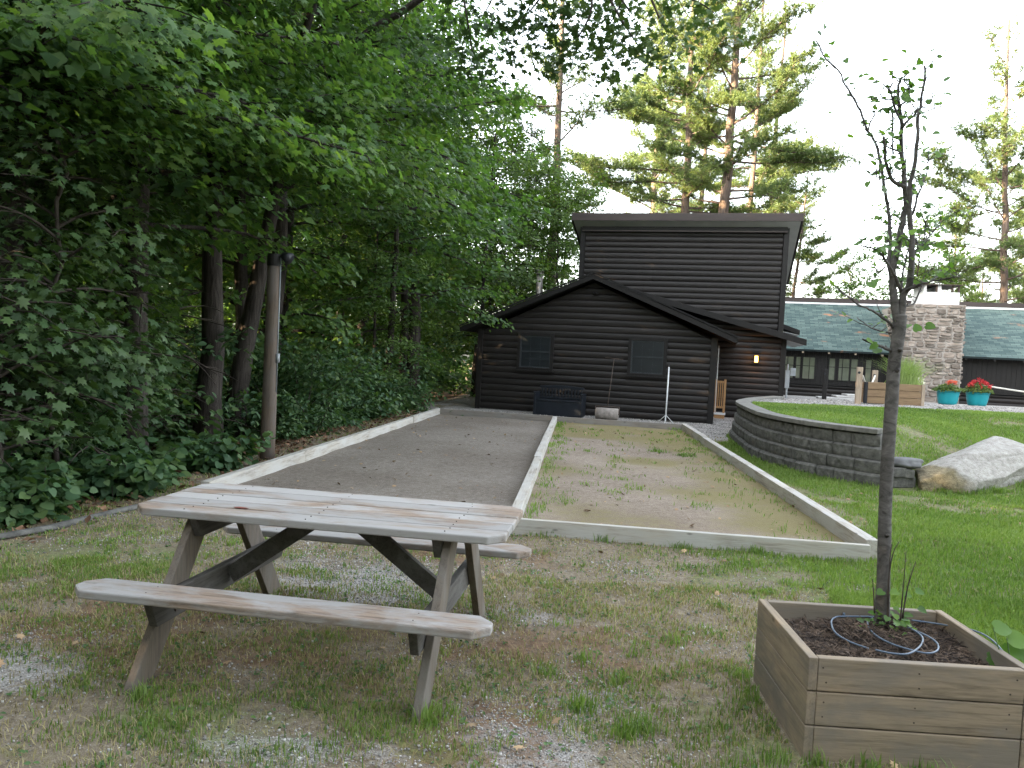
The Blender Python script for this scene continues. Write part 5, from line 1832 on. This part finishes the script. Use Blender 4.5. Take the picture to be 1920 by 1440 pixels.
# --- shared wood trees
protos = []
for s in range(4):
    random.seed(50 + s)
    tr, lv = grow(H=11.5 + s, r0=.13 + .02 * s, lean=(random.uniform(-.7, .7), random.uniform(-.7, .7)), z0=(2.2, 3.0, 1.6, 3.6)[s], R=(3.4, 3.8, 3.0, 3.6)[s], nl=32, lsize=.17, per_spray=26, spacing=.27, el=(-2, 26), sides=9)
    protos.append((tr.mesh('trunk', M['bark'], True), lv.mesh('crown', RHOMB, M[('oakleaf', 'maple', 'maple', 'oakleaf')[s]])))
random.seed(60)
tr, lv = grow(H=9.5, r0=.09, lean=(.3, -.3), z0=1.6, R=2.9, nl=34, lsize=.13, per_spray=44, spacing=.30, el=(0, 30), sides=8)
bright = (tr.mesh('trunk', M['bark'], True), lv.mesh('crown', RHOMB, M['bright']))

def wt(k, x, y, label, rz=0.0, sc=1.0, grp=WG, pr=None):
    a, b = pr or protos[k]
    return put_tree('wood_tree', (x, y, th(x, y)), a, b, label, 'tree', grp, rz, sc)
inner = 'slim shaded tree standing deep in the dark wood'
wt(0, -3.05, 18.9, 'slim tree at the wood edge between the lamp pole and the cabin', 1.0, .8)
wt(3, -2.75, 21.6, 'dark trunk close to the left corner of the cabin', 2.0, 1.0)
wt(1, -3.15, 22.3, 'second dark trunk beside the cabin corner, half behind the first', .3, .95)
wt(2, -5.6, 16.4, 'shaded tree behind the leaning trunk', 4.1, 1.0)
wt(2, -6.9, 10.4, 'dark low leaved tree behind the trunk at the left edge', 3.3, .9)
wt(1, -6.4, 10.6, 'dark trunk in the wood between the edge trunk and the thick maple', 2.2, 1.05)
wt(3, -4.75, 9.7, 'thin dark stem among shrubs left of the thick maple', .8, .85)
for i, (k, x, y, rz, sc) in enumerate(((0, -7.6, 13.2, 2.5, 1.1), (3, -7.2, 8.8, 5.0, 1.1), (1, -8.6, 17.5, 1.7, 1.15), (2, -6.3, 20.5, .2, 1.1), (0, -8.2, 23.5, 3.3, 1.15), (3, -5.0, 25.5, 4.4, 1.15),
                                       (2, -9.4, 11.0, 1.1, 1.1), (0, -10.6, 14.6, 3.0, 1.2), (1, -11.2, 20.5, 5.2, 1.2), (3, -9.0, 27.5, 2.8, 1.25), (2, -12.8, 25.5, .9, 1.3), (1, -7.0, 31.0, 1.9, 1.25), (0, -13.0, 17.0, .7, 1.25), (3, -12.0, 11.8, 2.6, 1.2))):
    wt(k, x, y, inner, rz, sc)
edgeg = 'pale green young trees behind the cabin'
wt(0, -1.3, 26.5, 'pale green tree leaning over the cabin roof beside the stove pipe', .5, 1.05, edgeg, bright)
wt(0, 1.0, 31.0, 'pale green tree behind the cabin left of the tower', 2.4, 1.0, edgeg, bright)
wt(0, -3.6, 29.0, 'tall pale green tree between the dark wood and the stove pipe', 4.0, 1.35, edgeg, bright)
wt(0, -.1, 34.5, 'pale green tree behind the stove pipe, second in line', 5.0, 1.15, edgeg, bright)
wt(0, 1.9, 36.0, 'pale green tree close behind the left edge of the tower', .9, 1.0, edgeg, bright)
wt(0, .35, 28.6, 'rounded pale green tree close behind the stove pipe', 1.9, .85, edgeg, bright)
wt(0, 1.75, 30.2, 'pale green tree filling the gap between stove pipe and tower', 3.6, .88, edgeg, bright)
wt(0, -.9, 29.5, 'pale green tree behind the left end of the cabin roof', 2.9, 1.0, edgeg, bright)
wt(0, -3.3, 18.6, 'low bright green young tree leaning out at the cabin corner', 3.1, .55, edgeg, bright)
wt(0, -6.2, 36, 'pale green tree far back in the wood, in line with the lamp pole', 1.2, 1.5, edgeg, bright)

# --- shrubs along the wood edge
def shrub_mesh(seed, R, H, n_st, per, lsize, tmpl):
    random.seed(seed)
    tr, lv = MB(), Leaves()
    for k in range(n_st):
        az = k * 2.4 + random.uniform(-.5, .5)
        L = H * random.uniform(.6, 1.15)
        P = limb((random.gauss(0, R * .18), random.gauss(0, R * .18), -.1), az, R_(random.uniform(50, 82)), L, .9, 6, .12)
        tr.tube(P, list(np.linspace(.014, .004, len(P))), 5, False)
        for i in range(1, len(P)):
            for _ in range(3):
                a = random.uniform(0, 6.28)
                lv.spray(P[i], (math.cos(a), math.sin(a), random.uniform(-.1, .3)), R * random.uniform(.25, .5), per, lsize, out=(math.cos(a) * .8, math.sin(a) * .8), tilt=.5, hang=.3)
    return tr.mesh('stem', M['twig'], True), lv.mesh('leaves', tmpl, M['shrub'])
shp = [shrub_mesh(70, 1.1, 2.0, 16, 11, .115, OVAL), shrub_mesh(71, 1.0, 1.5, 14, 10, .12, OVAL), shrub_mesh(72, .7, .75, 9, 8, .12, HEART)]
SG = 'shrubs along the wood edge'
def shrub(k, x, y, label, rz=0.0, sc=1.0, sz=None):
    o = empty('shrub', (x, y, th(x, y)), rz)
    o.scale = (sc, sc, sz or sc)
    tag(o, label, 'shrub', SG)
    link('stem', shp[k][0], o); link('leaves', shp[k][1], o)
hedge = 'dense leafy shrub in the bank of shrubs between pole and cabin'
for i, (k, x, y, rz, sc) in enumerate(((1, -3.35, 13.1, 0, .7), (0, -3.55, 14.4, 1, .95), (0, -3.3, 15.9, 2, 1.0), (1, -2.95, 17.1, 3, 1.0), (0, -3.25, 18.3, 4, 1.0), (1, -2.55, 19.6, 5, .9), (0, -4.2, 17.2, 2.2, 1.15), (0, -4.4, 15.3, .5, 1.2), (0, -4.1, 19.8, 1.5, 1.1), (0, -2.9, 23.5, 1, 1.2), (0, -4.2, 23.0, 2, 1.4), (0, -5.5, 22.0, 3, 1.5), (0, -3.6, 26.0, 4, 1.6), (0, -6.5, 18.5, 0, 1.5))):
    shrub(k, x - .38, y, hedge, rz, sc)
dark = 'shaded shrub under the dark trees left of the thick maple'
for i, (k, x, y, rz, sc) in enumerate(((0, -5.9, 10.6, 0, .95), (0, -5.3, 9.0, 1.1, .9), (1, -4.75, 8.5, 2, .55), (0, -6.0, 9.4, 3.2, 1.2), (0, -6.2, 11.8, 4.4, 1.3), (0, -7.0, 12.8, 5, 1.35), (0, -6.6, 7.6, 2, 1.2), (0, -5.9, 14.0, 2, 1.3))):
    shrub(k, x, y, dark, rz, sc)
shrub(2, -4.12, 6.55, 'low broad leaved shrub at the left edge by the dark edging strip', .3, .85)
shrub(2, -4.55, 6.9, 'low broad leaved shrub behind the leftmost low one', 2.3, 1.0)
shrub(2, -3.82, 7.6, 'small bright shrub before the dark wood, left of the picnic table', 4.0, .75)
shrub(2, -3.66, 9.3, 'yellow green low shrub at the foot of the thick maple', 5.0, .85)
shrub(2, -4.0, 8.3, 'low shrub between the small bright one and the thin dark stem', 1.2, .9)

# far mass of the wood, plus unseen leaf masses added to block sun and sky
random.seed(80)
lv = Leaves()
rg = np.random.default_rng(80)
def mass(x, y, z, L, n, size):
    a = random.uniform(0, 6.28)
    lv.spray((x, y, z), (math.cos(a), math.sin(a), 0), L, n, size, flat=.2, tilt=.8, hang=.2)
for _ in range(4300):
    mass(random.uniform(-34, -13.5), random.uniform(-14, 46), random.uniform(-2.0, 13.5), 2.4, 24, .38)
for _ in range(4200):  # out of view, added to keep the low sun off the yard
    mass(random.uniform(-28, -8.5), random.uniform(-26, 4), random.uniform(-1.0, 14), 2.6, 24, .40)
for _ in range(2600):  # behind the camera, added to darken faces turned towards it
    mass(random.uniform(-14, 30), random.uniform(-26, -9), random.uniform(-1.0, 12), 2.6, 24, .40)
for _ in range(1500):
    mass(random.uniform(-17, -2.2), random.uniform(33, 46), random.uniform(-1.5, 9.0), 2.2, 24, .34)
for _ in range(700):
    mass(random.uniform(-22, -2), random.uniform(44, 58), random.uniform(-3, 11), 2.4, 26, .40)
wo = link('woods', lv.mesh('woods', RHOMB, M['oakleaf']))
tag(wo, 'dense leafy wood at the left with unseen leaf masses added to block light', 'wood', None, 'stuff')

# --- pines
def pine_mesh(H, r0, z0, Rm, nb, seed, top=1.0, tuft=14, dead=0, droop=.15, tilt=0.0, extra=(), dens=1.0):
    random.seed(seed)
    rg = np.random.default_rng(seed)
    tr = MB()
    n = 14
    tp = [Vector((random.gauss(0, .04) * (i > 0) + tilt * i / n, random.gauss(0, .04) * (i > 0), H * i / n - (.4 if i == 0 else 0))) for i in range(n + 1)]
    def rad(z): return r0 * (1 - .86 * max(0, z) / H) + .012
    tr.tube(tp, [rad(p.z) for p in tp], 10, True, .05)
    def tpt(z):
        f = min(max(z / H * n, 0), n - .001); i = int(f)
        return tp[i].lerp(tp[i + 1], f - i)
    C, N, T, S = [], [], [], []
    jobs = []
    nb = int(nb * .92)
    for k in range(nb):
        f = ((k + random.uniform(.1, .9)) / nb)
        z = z0 + (H - .4 - z0) * f
        pr = (1 - f) ** .75 * .85 + .15
        if f < .18: pr *= .75 + random.uniform(-.3, .4)
        jobs.append((z, k * 2.4 + random.uniform(-.7, .7), Rm * pr * random.uniform(.4, 1.2), R_(random.uniform(-14, 20) + 30 * f)))
    jobs += [(z, az, L, R_(e)) for z, az, L, e in extra]
    for z, az, L, e in jobs:
        main = limb(tpt(z), az, e, L, -droop * random.uniform(.2, 2.2), 7, .10)
        r1 = max(.012, rad(z) * .30)
        tr.tube(main, list(np.linspace(r1, .008, len(main))), 5, False)
        limbs = [(main, L, .28)]
        for q in range(random.choice((1, 2, 2, 3)) if L > 1.2 else 0):
            f = random.uniform(.3, .8) * 7; ii = int(f)
            b = main[ii].lerp(main[ii + 1], f - ii)
            L2 = L * random.uniform(.28, .5)
            Q = limb(b, az + random.choice((-1, 1)) * random.uniform(.4, 1.1), e + random.uniform(-.2, .35), L2, -droop, 4, .12)
            tr.tube(Q, list(np.linspace(r1 * .5, .006, len(Q))), 4, False)
            limbs.append((Q, L2, .12))
        for P, LL, t0 in limbs:
            m = max(4, int(LL * 8.5 * dens))
            for s in range(m):
                t = t0 + (1 - t0) * (s + random.random()) / m
                if random.random() < .14: continue
                f = t * (len(P) - 1); ii = min(int(f), len(P) - 2)
                p = P[ii].lerp(P[ii + 1], f - ii); d = (P[ii + 1] - P[ii]).normalized()
                a = (1 if s % 2 else -1) * random.uniform(.1, 1.2)
                dd = Vector((d.x * math.cos(a) - d.y * math.sin(a), d.x * math.sin(a) + d.y * math.cos(a), d.z + random.uniform(-.05, .35))).normalized()
                Ls = random.uniform(.3, 1.0) * (1.15 - .5 * t) * min(1.3, L / 2.4)
                nt = max(2, int(Ls * 10))
                tr.tube([p, p + dd * Ls], [.010, .004], 3, False)
                for q in range(nt):
                    c = p + dd * Ls * (q + 1) / nt + Vector((random.gauss(0, .09), random.gauss(0, .09), random.gauss(.04, .10)))
                    v = rg.normal(0, .85, (tuft, 3)) + np.array([dd.x * .7, dd.y * .7, .45])
                    C.append(np.repeat(np.array([tuple(c)]), tuft, 0)); T.append(v); N.append(rg.normal(0, 1, (tuft, 3))); S.append(rg.uniform(.12, .25, tuft))
    for k in range(dead):
        z = z0 * (.45 + .5 * random.random())
        P = limb(tpt(z), random.uniform(0, 6.28), R_(random.uniform(-25, 15)), random.uniform(.6, 1.8), .3, 4, .2)
        tr.tube(P, [.025, .018, .012, .008, .004], 4, False)
    C, T, N, S = map(np.concatenate, (C, T, N, S))
    return tr.mesh('trunk', M['pinebark'], True), scatter('crown', NEEDLE, C, N, T, S, M['pine'], np.full(len(C), .25))
PG = 'tall white pines beyond the buildings'
def pine(u, v, Y, label, pm, rz=0.0, sc=1.0, zb=-.4):
    p = at(u, v, Y)
    return put_tree('pine_tree', (p.x, p.y, zb), pm[0], pm[1], label, 'pine tree', PG, rz, sc)
pa = pine_mesh(25, .27, 9.0, 4.6, 46, 101, dead=6, tilt=-.3, extra=((11.2, 3.2, 5.4, -2), (10.6, 3.0, 5.2, -6), (9.8, 3.3, 2.6, 0), (13.6, 3.0, 4.2, 4), (13.2, 3.5, 3.6, 2), (9.4, .1, 2.0, 0)))
pb = pine_mesh(26, .34, 9.6, 5.2, 50, 102, dead=5, tilt=.5, extra=((12.6, -.1, 5.8, -10), (11.6, .1, 4.8, -4), (10.2, -.3, 3.4, -3), (9.6, 3.0, 2.2, 0), (15.5, .2, 4.8, 6)))
pc = pine_mesh(22, .24, 7.6, 3.4, 24, 103, dead=9, tilt=-.3, dens=.75, extra=((12.4, 3.2, 3.6, 0), (12.2, 0.1, 2.9, -3), (9.0, .2, 2.4, -10)))
pdm = pine_mesh(20, .24, 3.6, 4.3, 58, 104, dead=3, tilt=-1.2, extra=((12, 3.1, 4.2, 6), (10.2, 3.3, 4.6, 4), (8.4, 3.1, 4.8, 0), (6.8, 3.0, 4.4, -4)))
pine(1288, 400, 38, 'straight pine just left of the thickest one above the tower roof', pa)
pine(1350, 400, 37.5, 'thickest leaning pine above the middle of the tower roof', pb)
pine(1045, 400, 33, 'sparse half bare pine left of the tower', pc)
pine(1895, 560, 40, 'yellow lit tall pine near the right edge', pdm)
pine(1446, 330, 50, 'thin farther pine right of the thickest one', pc, 2.1, 1.12)
pine(1316, 330, 56, 'faint thin pine between the two large ones', pc, 4.0, 1.2)
pine(1935, 500, 52, 'farther pine cut by the right edge of the photo', pdm, 2.5, 1.25)
pine(1225, 380, 52, 'farther pine behind the left one of the large pair', pb, 1.3, 1.0)
pine(1405, 380, 47, 'pine close right of the thickest one, half hidden behind it', pa, 3.9, .98)
pine(1790, 500, 66, 'far pine seen between the sapling and the right edge', pdm, 1.0, .80)
pine(1480, 480, 42, 'low young pine rising behind the right side of the tower', pdm, 3.0, .62)
pine(1600, 560, 62, 'small far pine above the lodge ridge, left of the sapling', pdm, 5.0, .52)
pine(1850, 560, 58, 'low far pine above the ridge, right of the chimney', pdm, .4, .55)
random.seed(61)
tr, lv = grow(H=8.6, r0=.075, lean=(.2, 0), z0=3.6, R=3.1, nl=24, lsize=.15, per_spray=24, spacing=.36, el=(5, 30), sides=7)
thin = (tr.mesh('trunk', M['bark'], True), lv.mesh('crown', RHOMB, M['bright']))
q = at(1712, 560, 34)
put_tree('thin_tree', (q.x, q.y, 0), thin[0], thin[1], 'thin airy broadleaf tree behind the lodge chimney and sapling', 'tree')
q = at(1600, 560, 37)
put_tree('thin_tree', (q.x, q.y, -.5), thin[0], thin[1], 'thin airy broadleaf tree behind the lodge, left of the sapling', 'tree', None, 2.0, .86)

# ------------------------------------------------------------------ small cover on the ground
random.seed(90)
rg = np.random.default_rng(90)
def in_courts(x, y):
    return (x > rail_left(y) - .08) & (x < rail_right(y) + .08) & (y > 6.42 + .115 * (3.05 - x) * .98) & (y < 18.5)
def in_planter(x, y):
    dx, dy = x - PL.x, y - PL.y
    u = dx * cp + dy * sp_; v = -dx * sp_ + dy * cp
    return (u > -.02) & (u < PW + .02) & (v > -.02) & (v < PD + .02)
def in_wall(x, y):
    d = x - wall_x(y)
    return (y > 10.3) & (d > -.08) & (d < .32)
def in_boulder(x, y):
    dx, dy = x - 6.72, y - 10.92
    c, s = math.cos(R_(30)), math.sin(R_(30))
    u = dx * c + dy * s; v = -dx * s + dy * c
    return (u / 1.15) ** 2 + (v / .5) ** 2 < 1
def sample(n, x0, x1, y0, y1):
    x, y = rg.uniform(x0, x1, n), rg.uniform(y0, y1, n)
    ok = ~in_courts(x, y) & ~in_planter(x, y) & ~in_wall(x, y) & ~in_boulder(x, y) & (x < 1.05 * y + 1.5) & (x > -.8 * y - 1)
    return x[ok], y[ok]

def blades(name, x, y, hgt, wid, mat, label, cat, lean=.35, zoff=0.0):
    n = len(x)
    z = height(x, y) + zoff
    a = rg.uniform(0, 6.28, n)
    l_ = np.abs(rg.normal(0, lean, n)) * hgt
    dx, dy = np.cos(a) * l_, np.sin(a) * l_
    b = a + rg.uniform(.9, 2.2, n)
    wx, wy = np.cos(b) * wid / 2, np.sin(b) * wid / 2
    V = np.empty((n, 5, 3))
    V[:, 0] = np.stack([x - wx, y - wy, z - .006], 1)
    V[:, 1] = np.stack([x + wx, y + wy, z - .006], 1)
    V[:, 2] = np.stack([x + dx * .4 - wx * .75, y + dy * .4 - wy * .75, z + hgt * .58], 1)
    V[:, 3] = np.stack([x + dx * .4 + wx * .75, y + dy * .4 + wy * .75, z + hgt * .58], 1)
    V[:, 4] = np.stack([x + dx, y + dy, z + hgt * .95], 1)
    k = np.arange(n)[:, None, None] * 5
    Fc = (k + np.array([(0, 1, 3), (0, 3, 2), (2, 3, 4)])[None]).reshape(-1, 3)
    o = link(name, np_mesh(name, V.reshape(-1, 3), Fc, mat))
    tag(o, label, cat, None, 'stuff')
    return o

# density of green and dry grass follows the same zones as the ground colour, broken into tufts
def tuft(x, y): return np.clip(.5 + .55 * wav(x, y, 4, 24, 5.0) + .25 * wav(x, y, 0, 24, 14.0), 0, 1.3)
xs_, ys_, hs_, ws_ = [], [], [], []
dx_, dy_, dh_, dw_ = [], [], [], []
for x0, x1, y0, y1, n, kw in ((-3.5, 6.5, 2.3, 5.4, 610000, 1.0), (-5, 11, 5.2, 9.5, 330000, 1.0), (2.5, 20, 9.5, 18.5, 400000, 1.0), (-5, -1, 6, 20, 50000, 1)):
    x, y = sample(n, x0, x1, y0, y1)
    gz, gv, lt_ = zones(x, y)
    tf = tuft(x, y)
    keep = rg.uniform(0, 1, len(x)) < np.clip((gz - .12) * 1.15, 0, 1) ** 1.35 * np.clip(tf * 1.1 - .12 + .75 * (gz > .8), 0, 1)
    X, Y_ = x[keep], y[keep]
    dist = np.hypot(X, Y_)
    g_ = np.clip(gz[keep], .3, 1)
    xs_.append(X); ys_.append(Y_)
    hs_.append(rg.uniform(.016, .045, len(X)) * (.55 + .75 * g_)); ws_.append(.0026 + .00075 * dist)
    kd = (rg.uniform(0, 1, len(x)) < .24 * np.clip(1.35 - gv * 1.3, .03, 1) * np.clip(1.1 - .55 * gz, 0, 1) * np.clip(.3 + tf, 0, 1)) & (gz > .03)
    X = x[kd]; Y_ = y[kd]
    dx_.append(X); dy_.append(Y_); dh_.append(rg.uniform(.012, .035, len(X))); dw_.append(.0022 + .0006 * np.hypot(X, Y_))
blades('grass', np.concatenate(xs_), np.concatenate(ys_), np.concatenate(hs_), np.concatenate(ws_), M['grass'], 'green lawn grass', 'grass')
blades('dry_grass', np.concatenate(dx_), np.concatenate(dy_), np.concatenate(dh_), np.concatenate(dw_), M['drygrass'], 'thin straw coloured grass on the trodden ground', 'grass', .9)
# taller tufts
tx, ty, thh = [], [], []
for cx_, cy_, r_, n, h_ in [(0.385, 3.45, .035, 90, .10), (.62, 3.27, .05, 130, .10), (.55, 3.2, .04, 90, .08), (.24, 3.83, .04, 60, .07), (.45, 3.98, .04, 70, .07), (.6, 3.75, .03, 50, .08), (.73, 4.1, .04, 50, .07), (1.0, 4.3, .05, 60, .07),
                           (1.13, 3.05, .04, 80, .08), (.95, 3.0, .05, 80, .07), (1.3, 3.04, .03, 60, .09), (1.5, 3.03, .05, 90, .09), (1.75, 3.02, .06, 90, .08), (-1.55, 3.32, .03, 60, .09), (-.3, 3.2, .03, 70, .10), (-.25, 3.26, .06, 90, .06),
                           (-.6, 2.95, .1, 120, .05), (-1.5, 3.2, .1, 100, .06), (.85, 6.6, .05, 60, .10), (1.5, 6.5, .06, 70, .08), (2.1, 6.42, .06, 80, .09), (.3, 6.66, .05, 50, .07), (1.2, 3.6, .04, 70, .08), (1.22, 3.85, .04, 60, .08), (2.4, 6.4, .1, 80, .07), (2.9, 6.3, .1, 80, .08), (3.5, 6.9, .06, 60, .09)]:
    tx.append(rg.normal(cx_, r_, n)); ty.append(rg.normal(cy_, r_, n)); thh.append(rg.uniform(.4, 1, n) * h_)
for _ in range(260):
    x, y = rg.uniform(-3, 4), rg.uniform(2.6, 6.2)
    n = int(rg.integers(8, 22))
    if in_planter(np.array([x]), np.array([y]))[0] or in_courts(np.array([x]), np.array([y]))[0]: continue
    tx.append(rg.normal(x, .03, n)); ty.append(rg.normal(y, .03, n)); thh.append(rg.uniform(.02, .055, n))
for _ in range(240):
    y = rg.uniform(6.6, 18)
    x = rail_right(y) + .08 + abs(rg.normal(0, .05))
    n = int(rg.integers(5, 14))
    tx.append(rg.normal(x, .03, n)); ty.append(rg.normal(y, .05, n)); thh.append(rg.uniform(.04, .10, n))
for _ in range(260):
    t = rg.uniform(0, 9.5)
    p, n_v, d_v = wpt(t)
    n = int(rg.integers(5, 14))
    tx.append(rg.normal(p.x + n_v.x * .09, .03, n)); ty.append(rg.normal(p.y + n_v.y * .09, .03, n)); thh.append(rg.uniform(.03, .10, n))
for _ in range(120):
    a = rg.uniform(2.6, 6.6)
    c, s = math.cos(R_(30)), math.sin(R_(30)); u, v = 1.12 * math.cos(a), .5 * math.sin(a)
    n = int(rg.integers(6, 16))
    tx.append(rg.normal(6.72 + u * c - v * s, .04, n)); ty.append(rg.normal(10.92 + u * s + v * c, .04, n)); thh.append(rg.uniform(.04, .11, n))
X, Y_, H_ = map(np.concatenate, (tx, ty, thh))
ok = ~in_planter(X, Y_)
X, Y_, H_ = X[ok], Y_[ok], H_[ok]
blades('grass_tufts', X, Y_, H_, .0032 + .0007 * np.hypot(X, Y_), M['grass'], 'taller tufts of grass along timbers, wall and stones', 'grass', .5)
# grass that has seeded in the mossy court
tx, ty, thh = [], [], []
for _ in range(420):
    v = rg.uniform(0, 1); y = 6.7 + v * 10.9
    pick = rg.uniform()
    if pick < .35: x = rail_mid(y) + .08 + abs(rg.normal(0, .10))
    elif pick < .6: x = rail_right(y) - .08 - abs(rg.normal(0, .25))
    else: x = rg.uniform(rail_mid(y) + .1, rail_right(y) - .1); 
    if pick >= .6 and not (8 < y < 16.5): continue
    n = int(rg.integers(4, 16))
    tx.append(rg.normal(x, .05, n)); ty.append(rg.normal(y, .08, n)); thh.append(rg.uniform(.015, .06, n))
for cx_, cy_, n in ((.62, 8.1, 90), (1.2, 8.9, 70), (1.5, 9.2, 60), (1.4, 9.9, 50), (1.05, 10.2, 30), (2.9, 12.6, 160), (2.5, 12.9, 120), (2.1, 8.2, 50), (1.0, 9.3, 30)):
    tx.append(rg.normal(cx_, .09, n)); ty.append(rg.normal(cy_, .09, n)); thh.append(rg.uniform(.02, .06, n))
X, Y_, H_ = map(np.concatenate, (tx, ty, thh))
ok = (X > rail_mid(Y_) + .06) & (X < rail_right(Y_) - .07) & (Y_ > 6.8)
X, Y_, H_ = X[ok], Y_[ok], H_[ok]
blades('court_grass', X, Y_, H_, .003 + .0007 * np.hypot(X, Y_), M['grass'], 'sparse grass seeded in the mossy court', 'grass', .8, .035)

# crushed stone, needles, weeds, fallen leaves
PEB_V = np.array([(-.5, -.1, 0), (0, -.5, .05), (.5, .05, 0), (.05, .5, .04), (.05, 0, .42), (-.1, .05, -.3)], float)
PEB_F = np.array([(0, 1, 4), (1, 2, 4), (2, 3, 4), (3, 0, 4), (1, 0, 5), (2, 1, 5), (3, 2, 5), (0, 3, 5)])
x, y = sample(150000, -3.6, 3, 2.3, 6.9)
gz, gv, lt_ = zones(x, y)
s_ = gv + .55 * wav(x, y, 0, 24, 3.2) * .6
keep = rg.uniform(0, 1, len(x)) < np.clip((s_ - .12) * 1.2, .07, 1)
x, y = x[keep], y[keep]
x2, y2 = sample(26000, 3.2, 15, 13.0, 22)
gz2, gv2, _ = zones(x2, y2)
k2 = (gv2 > .75)
x3, y3 = sample(16000, -2, 6.2, 16.8, 20.6)
_, gv3, _ = zones(x3, y3)
k3 = gv3 > .6
x = np.concatenate([x, x2[k2], x3[k3]]); y = np.concatenate([y, y2[k2], y3[k3]])
n = len(x)
C = np.stack([x, y, height(x, y) + .002], 1)
N = rg.normal(0, .35, (n, 3)) + np.array([0, 0, 1.0])
sz = np.exp(rg.normal(0, .42, n)) * .0085 * (1 + .11 * np.clip(np.hypot(x, y) - 6, 0, 20))
go = link('gravel', scatter('gravel', (PEB_V, PEB_F), C, N, rg.normal(0, 1, (n, 3)), sz, M['pebble'], sz * rg.uniform(.6, 1.1, n)))
tag(go, 'pale crushed stone scattered on the ground', 'gravel', None, 'stuff')

x, y = sample(60000, -4.5, 4, 2.3, 7.5)
gz, gv, lt_ = zones(x, y)
keep = rg.uniform(0, 1, len(x)) < np.clip(lt_ - .12 + .3 * wav(x, y, 0, 24, 2.2), .03, 1) * .75
x, y = x[keep], y[keep]
n = len(x)
C = np.stack([x, y, height(x, y) + rg.uniform(.003, .014, n)], 1)
N = rg.normal(0, .25, (n, 3)) + np.array([0, 0, 1.0])
sz = rg.uniform(.02, .07, n)
no = link('needle_litter', scatter('needle_litter', NEEDLE, C, N, rg.normal(0, 1, (n, 3)) * np.array([1, 1, .12]), sz, M['needle'], np.full(n, .018)))
tag(no, 'brown pine needles lying on the ground', 'needles', None, 'stuff')

x, y = sample(16000, -4, 4, 2.3, 6.9)
gz, gv, lt_ = zones(x, y)
keep = rg.uniform(0, 1, len(x)) < .10 + .22 * (tuft(x, y) > .75)
x, y = x[keep], y[keep]
k = 4
x, y = np.repeat(x, k) + rg.normal(0, .014, len(x) * k), np.repeat(y, k) + rg.normal(0, .014, len(y) * k)
ok = ~in_planter(x, y); x, y = x[ok], y[ok]
n = len(x)
C = np.stack([x, y, height(x, y) + rg.uniform(.004, .02, n)], 1)
N = rg.normal(0, .4, (n, 3)) + np.array([0, -.15, 1.0])
we = link('ground_weeds', scatter('ground_weeds', OVAL, C, N, rg.normal(0, 1, (n, 3)) * np.array([1, 1, .3]), rg.uniform(.010, .028, n), M['weed']))
tag(we, 'tiny creeping weeds in the thin grass', 'weeds', None, 'stuff')

xa, ya = rg.uniform(-3.5, 9, 420), rg.uniform(2.6, 18, 420)
ok = ~in_planter(xa, ya) & ~in_wall(xa, ya) & (np.abs(xa) < .7 * ya + .5)
xa, ya = xa[ok], ya[ok]
xc, yc = rg.uniform(-3, 4, 260), rg.uniform(6.6, 17.5, 260)
kc = in_courts(xc, yc) & (xc > rail_left(yc) + .1) & (xc < rail_right(yc) - .12)
xa, ya = np.concatenate([xa, xc[kc]]), np.concatenate([ya, yc[kc]])
for u, v in ((945, 1085), (325, 1325), (550, 1308), (222, 1060), (1035, 1365), (1062, 1345), (1885, 1024), (1160, 955), (1235, 855), (848, 868), (790, 855), (940, 930), (1500, 990), (1488, 960), (430, 1120)):
    p = gnd(u, v); xa = np.append(xa, p.x); ya = np.append(ya, p.y)
n = len(xa)
za = np.where(in_courts(xa, ya), .042, height(xa, ya) + .012)
C = np.stack([xa, ya, za + rg.uniform(0, .012, n)], 1)
N = rg.normal(0, .35, (n, 3)) + np.array([0, 0, 1.0])
sz = rg.uniform(.025, .065, n)
fl = link('fallen_leaves', scatter('fallen_leaves', MAPLE, C, N, rg.normal(0, 1, (n, 3)) * np.array([1, 1, .1]), sz, M['deadleaf']))
tag(fl, 'dry tan leaves scattered on grass and courts', 'fallen leaves', None, 'stuff')
# leaf litter under the wood
x, y = rg.uniform(-9, -2, 30000), rg.uniform(5, 20, 30000)
ok = x < rail_left(y) - .25
x, y = x[ok], y[ok]
keep = rg.uniform(0, 1, len(x)) < np.clip((rail_left(y) - x) * .5, 0, .6)
x, y = x[keep], y[keep]; n = len(x)
C = np.stack([x, y, height(x, y) + rg.uniform(.004, .03, n)], 1)
N = rg.normal(0, .4, (n, 3)) + np.array([0, 0, 1.0])
ll = link('leaf_litter', scatter('leaf_litter', RHOMB, C, N, rg.normal(0, 1, (n, 3)) * np.array([1, 1, .2]), rg.uniform(.04, .10, n), M['needle']))
tag(ll, 'brown leaf litter on the wooded bank', 'leaf litter', None, 'stuff')
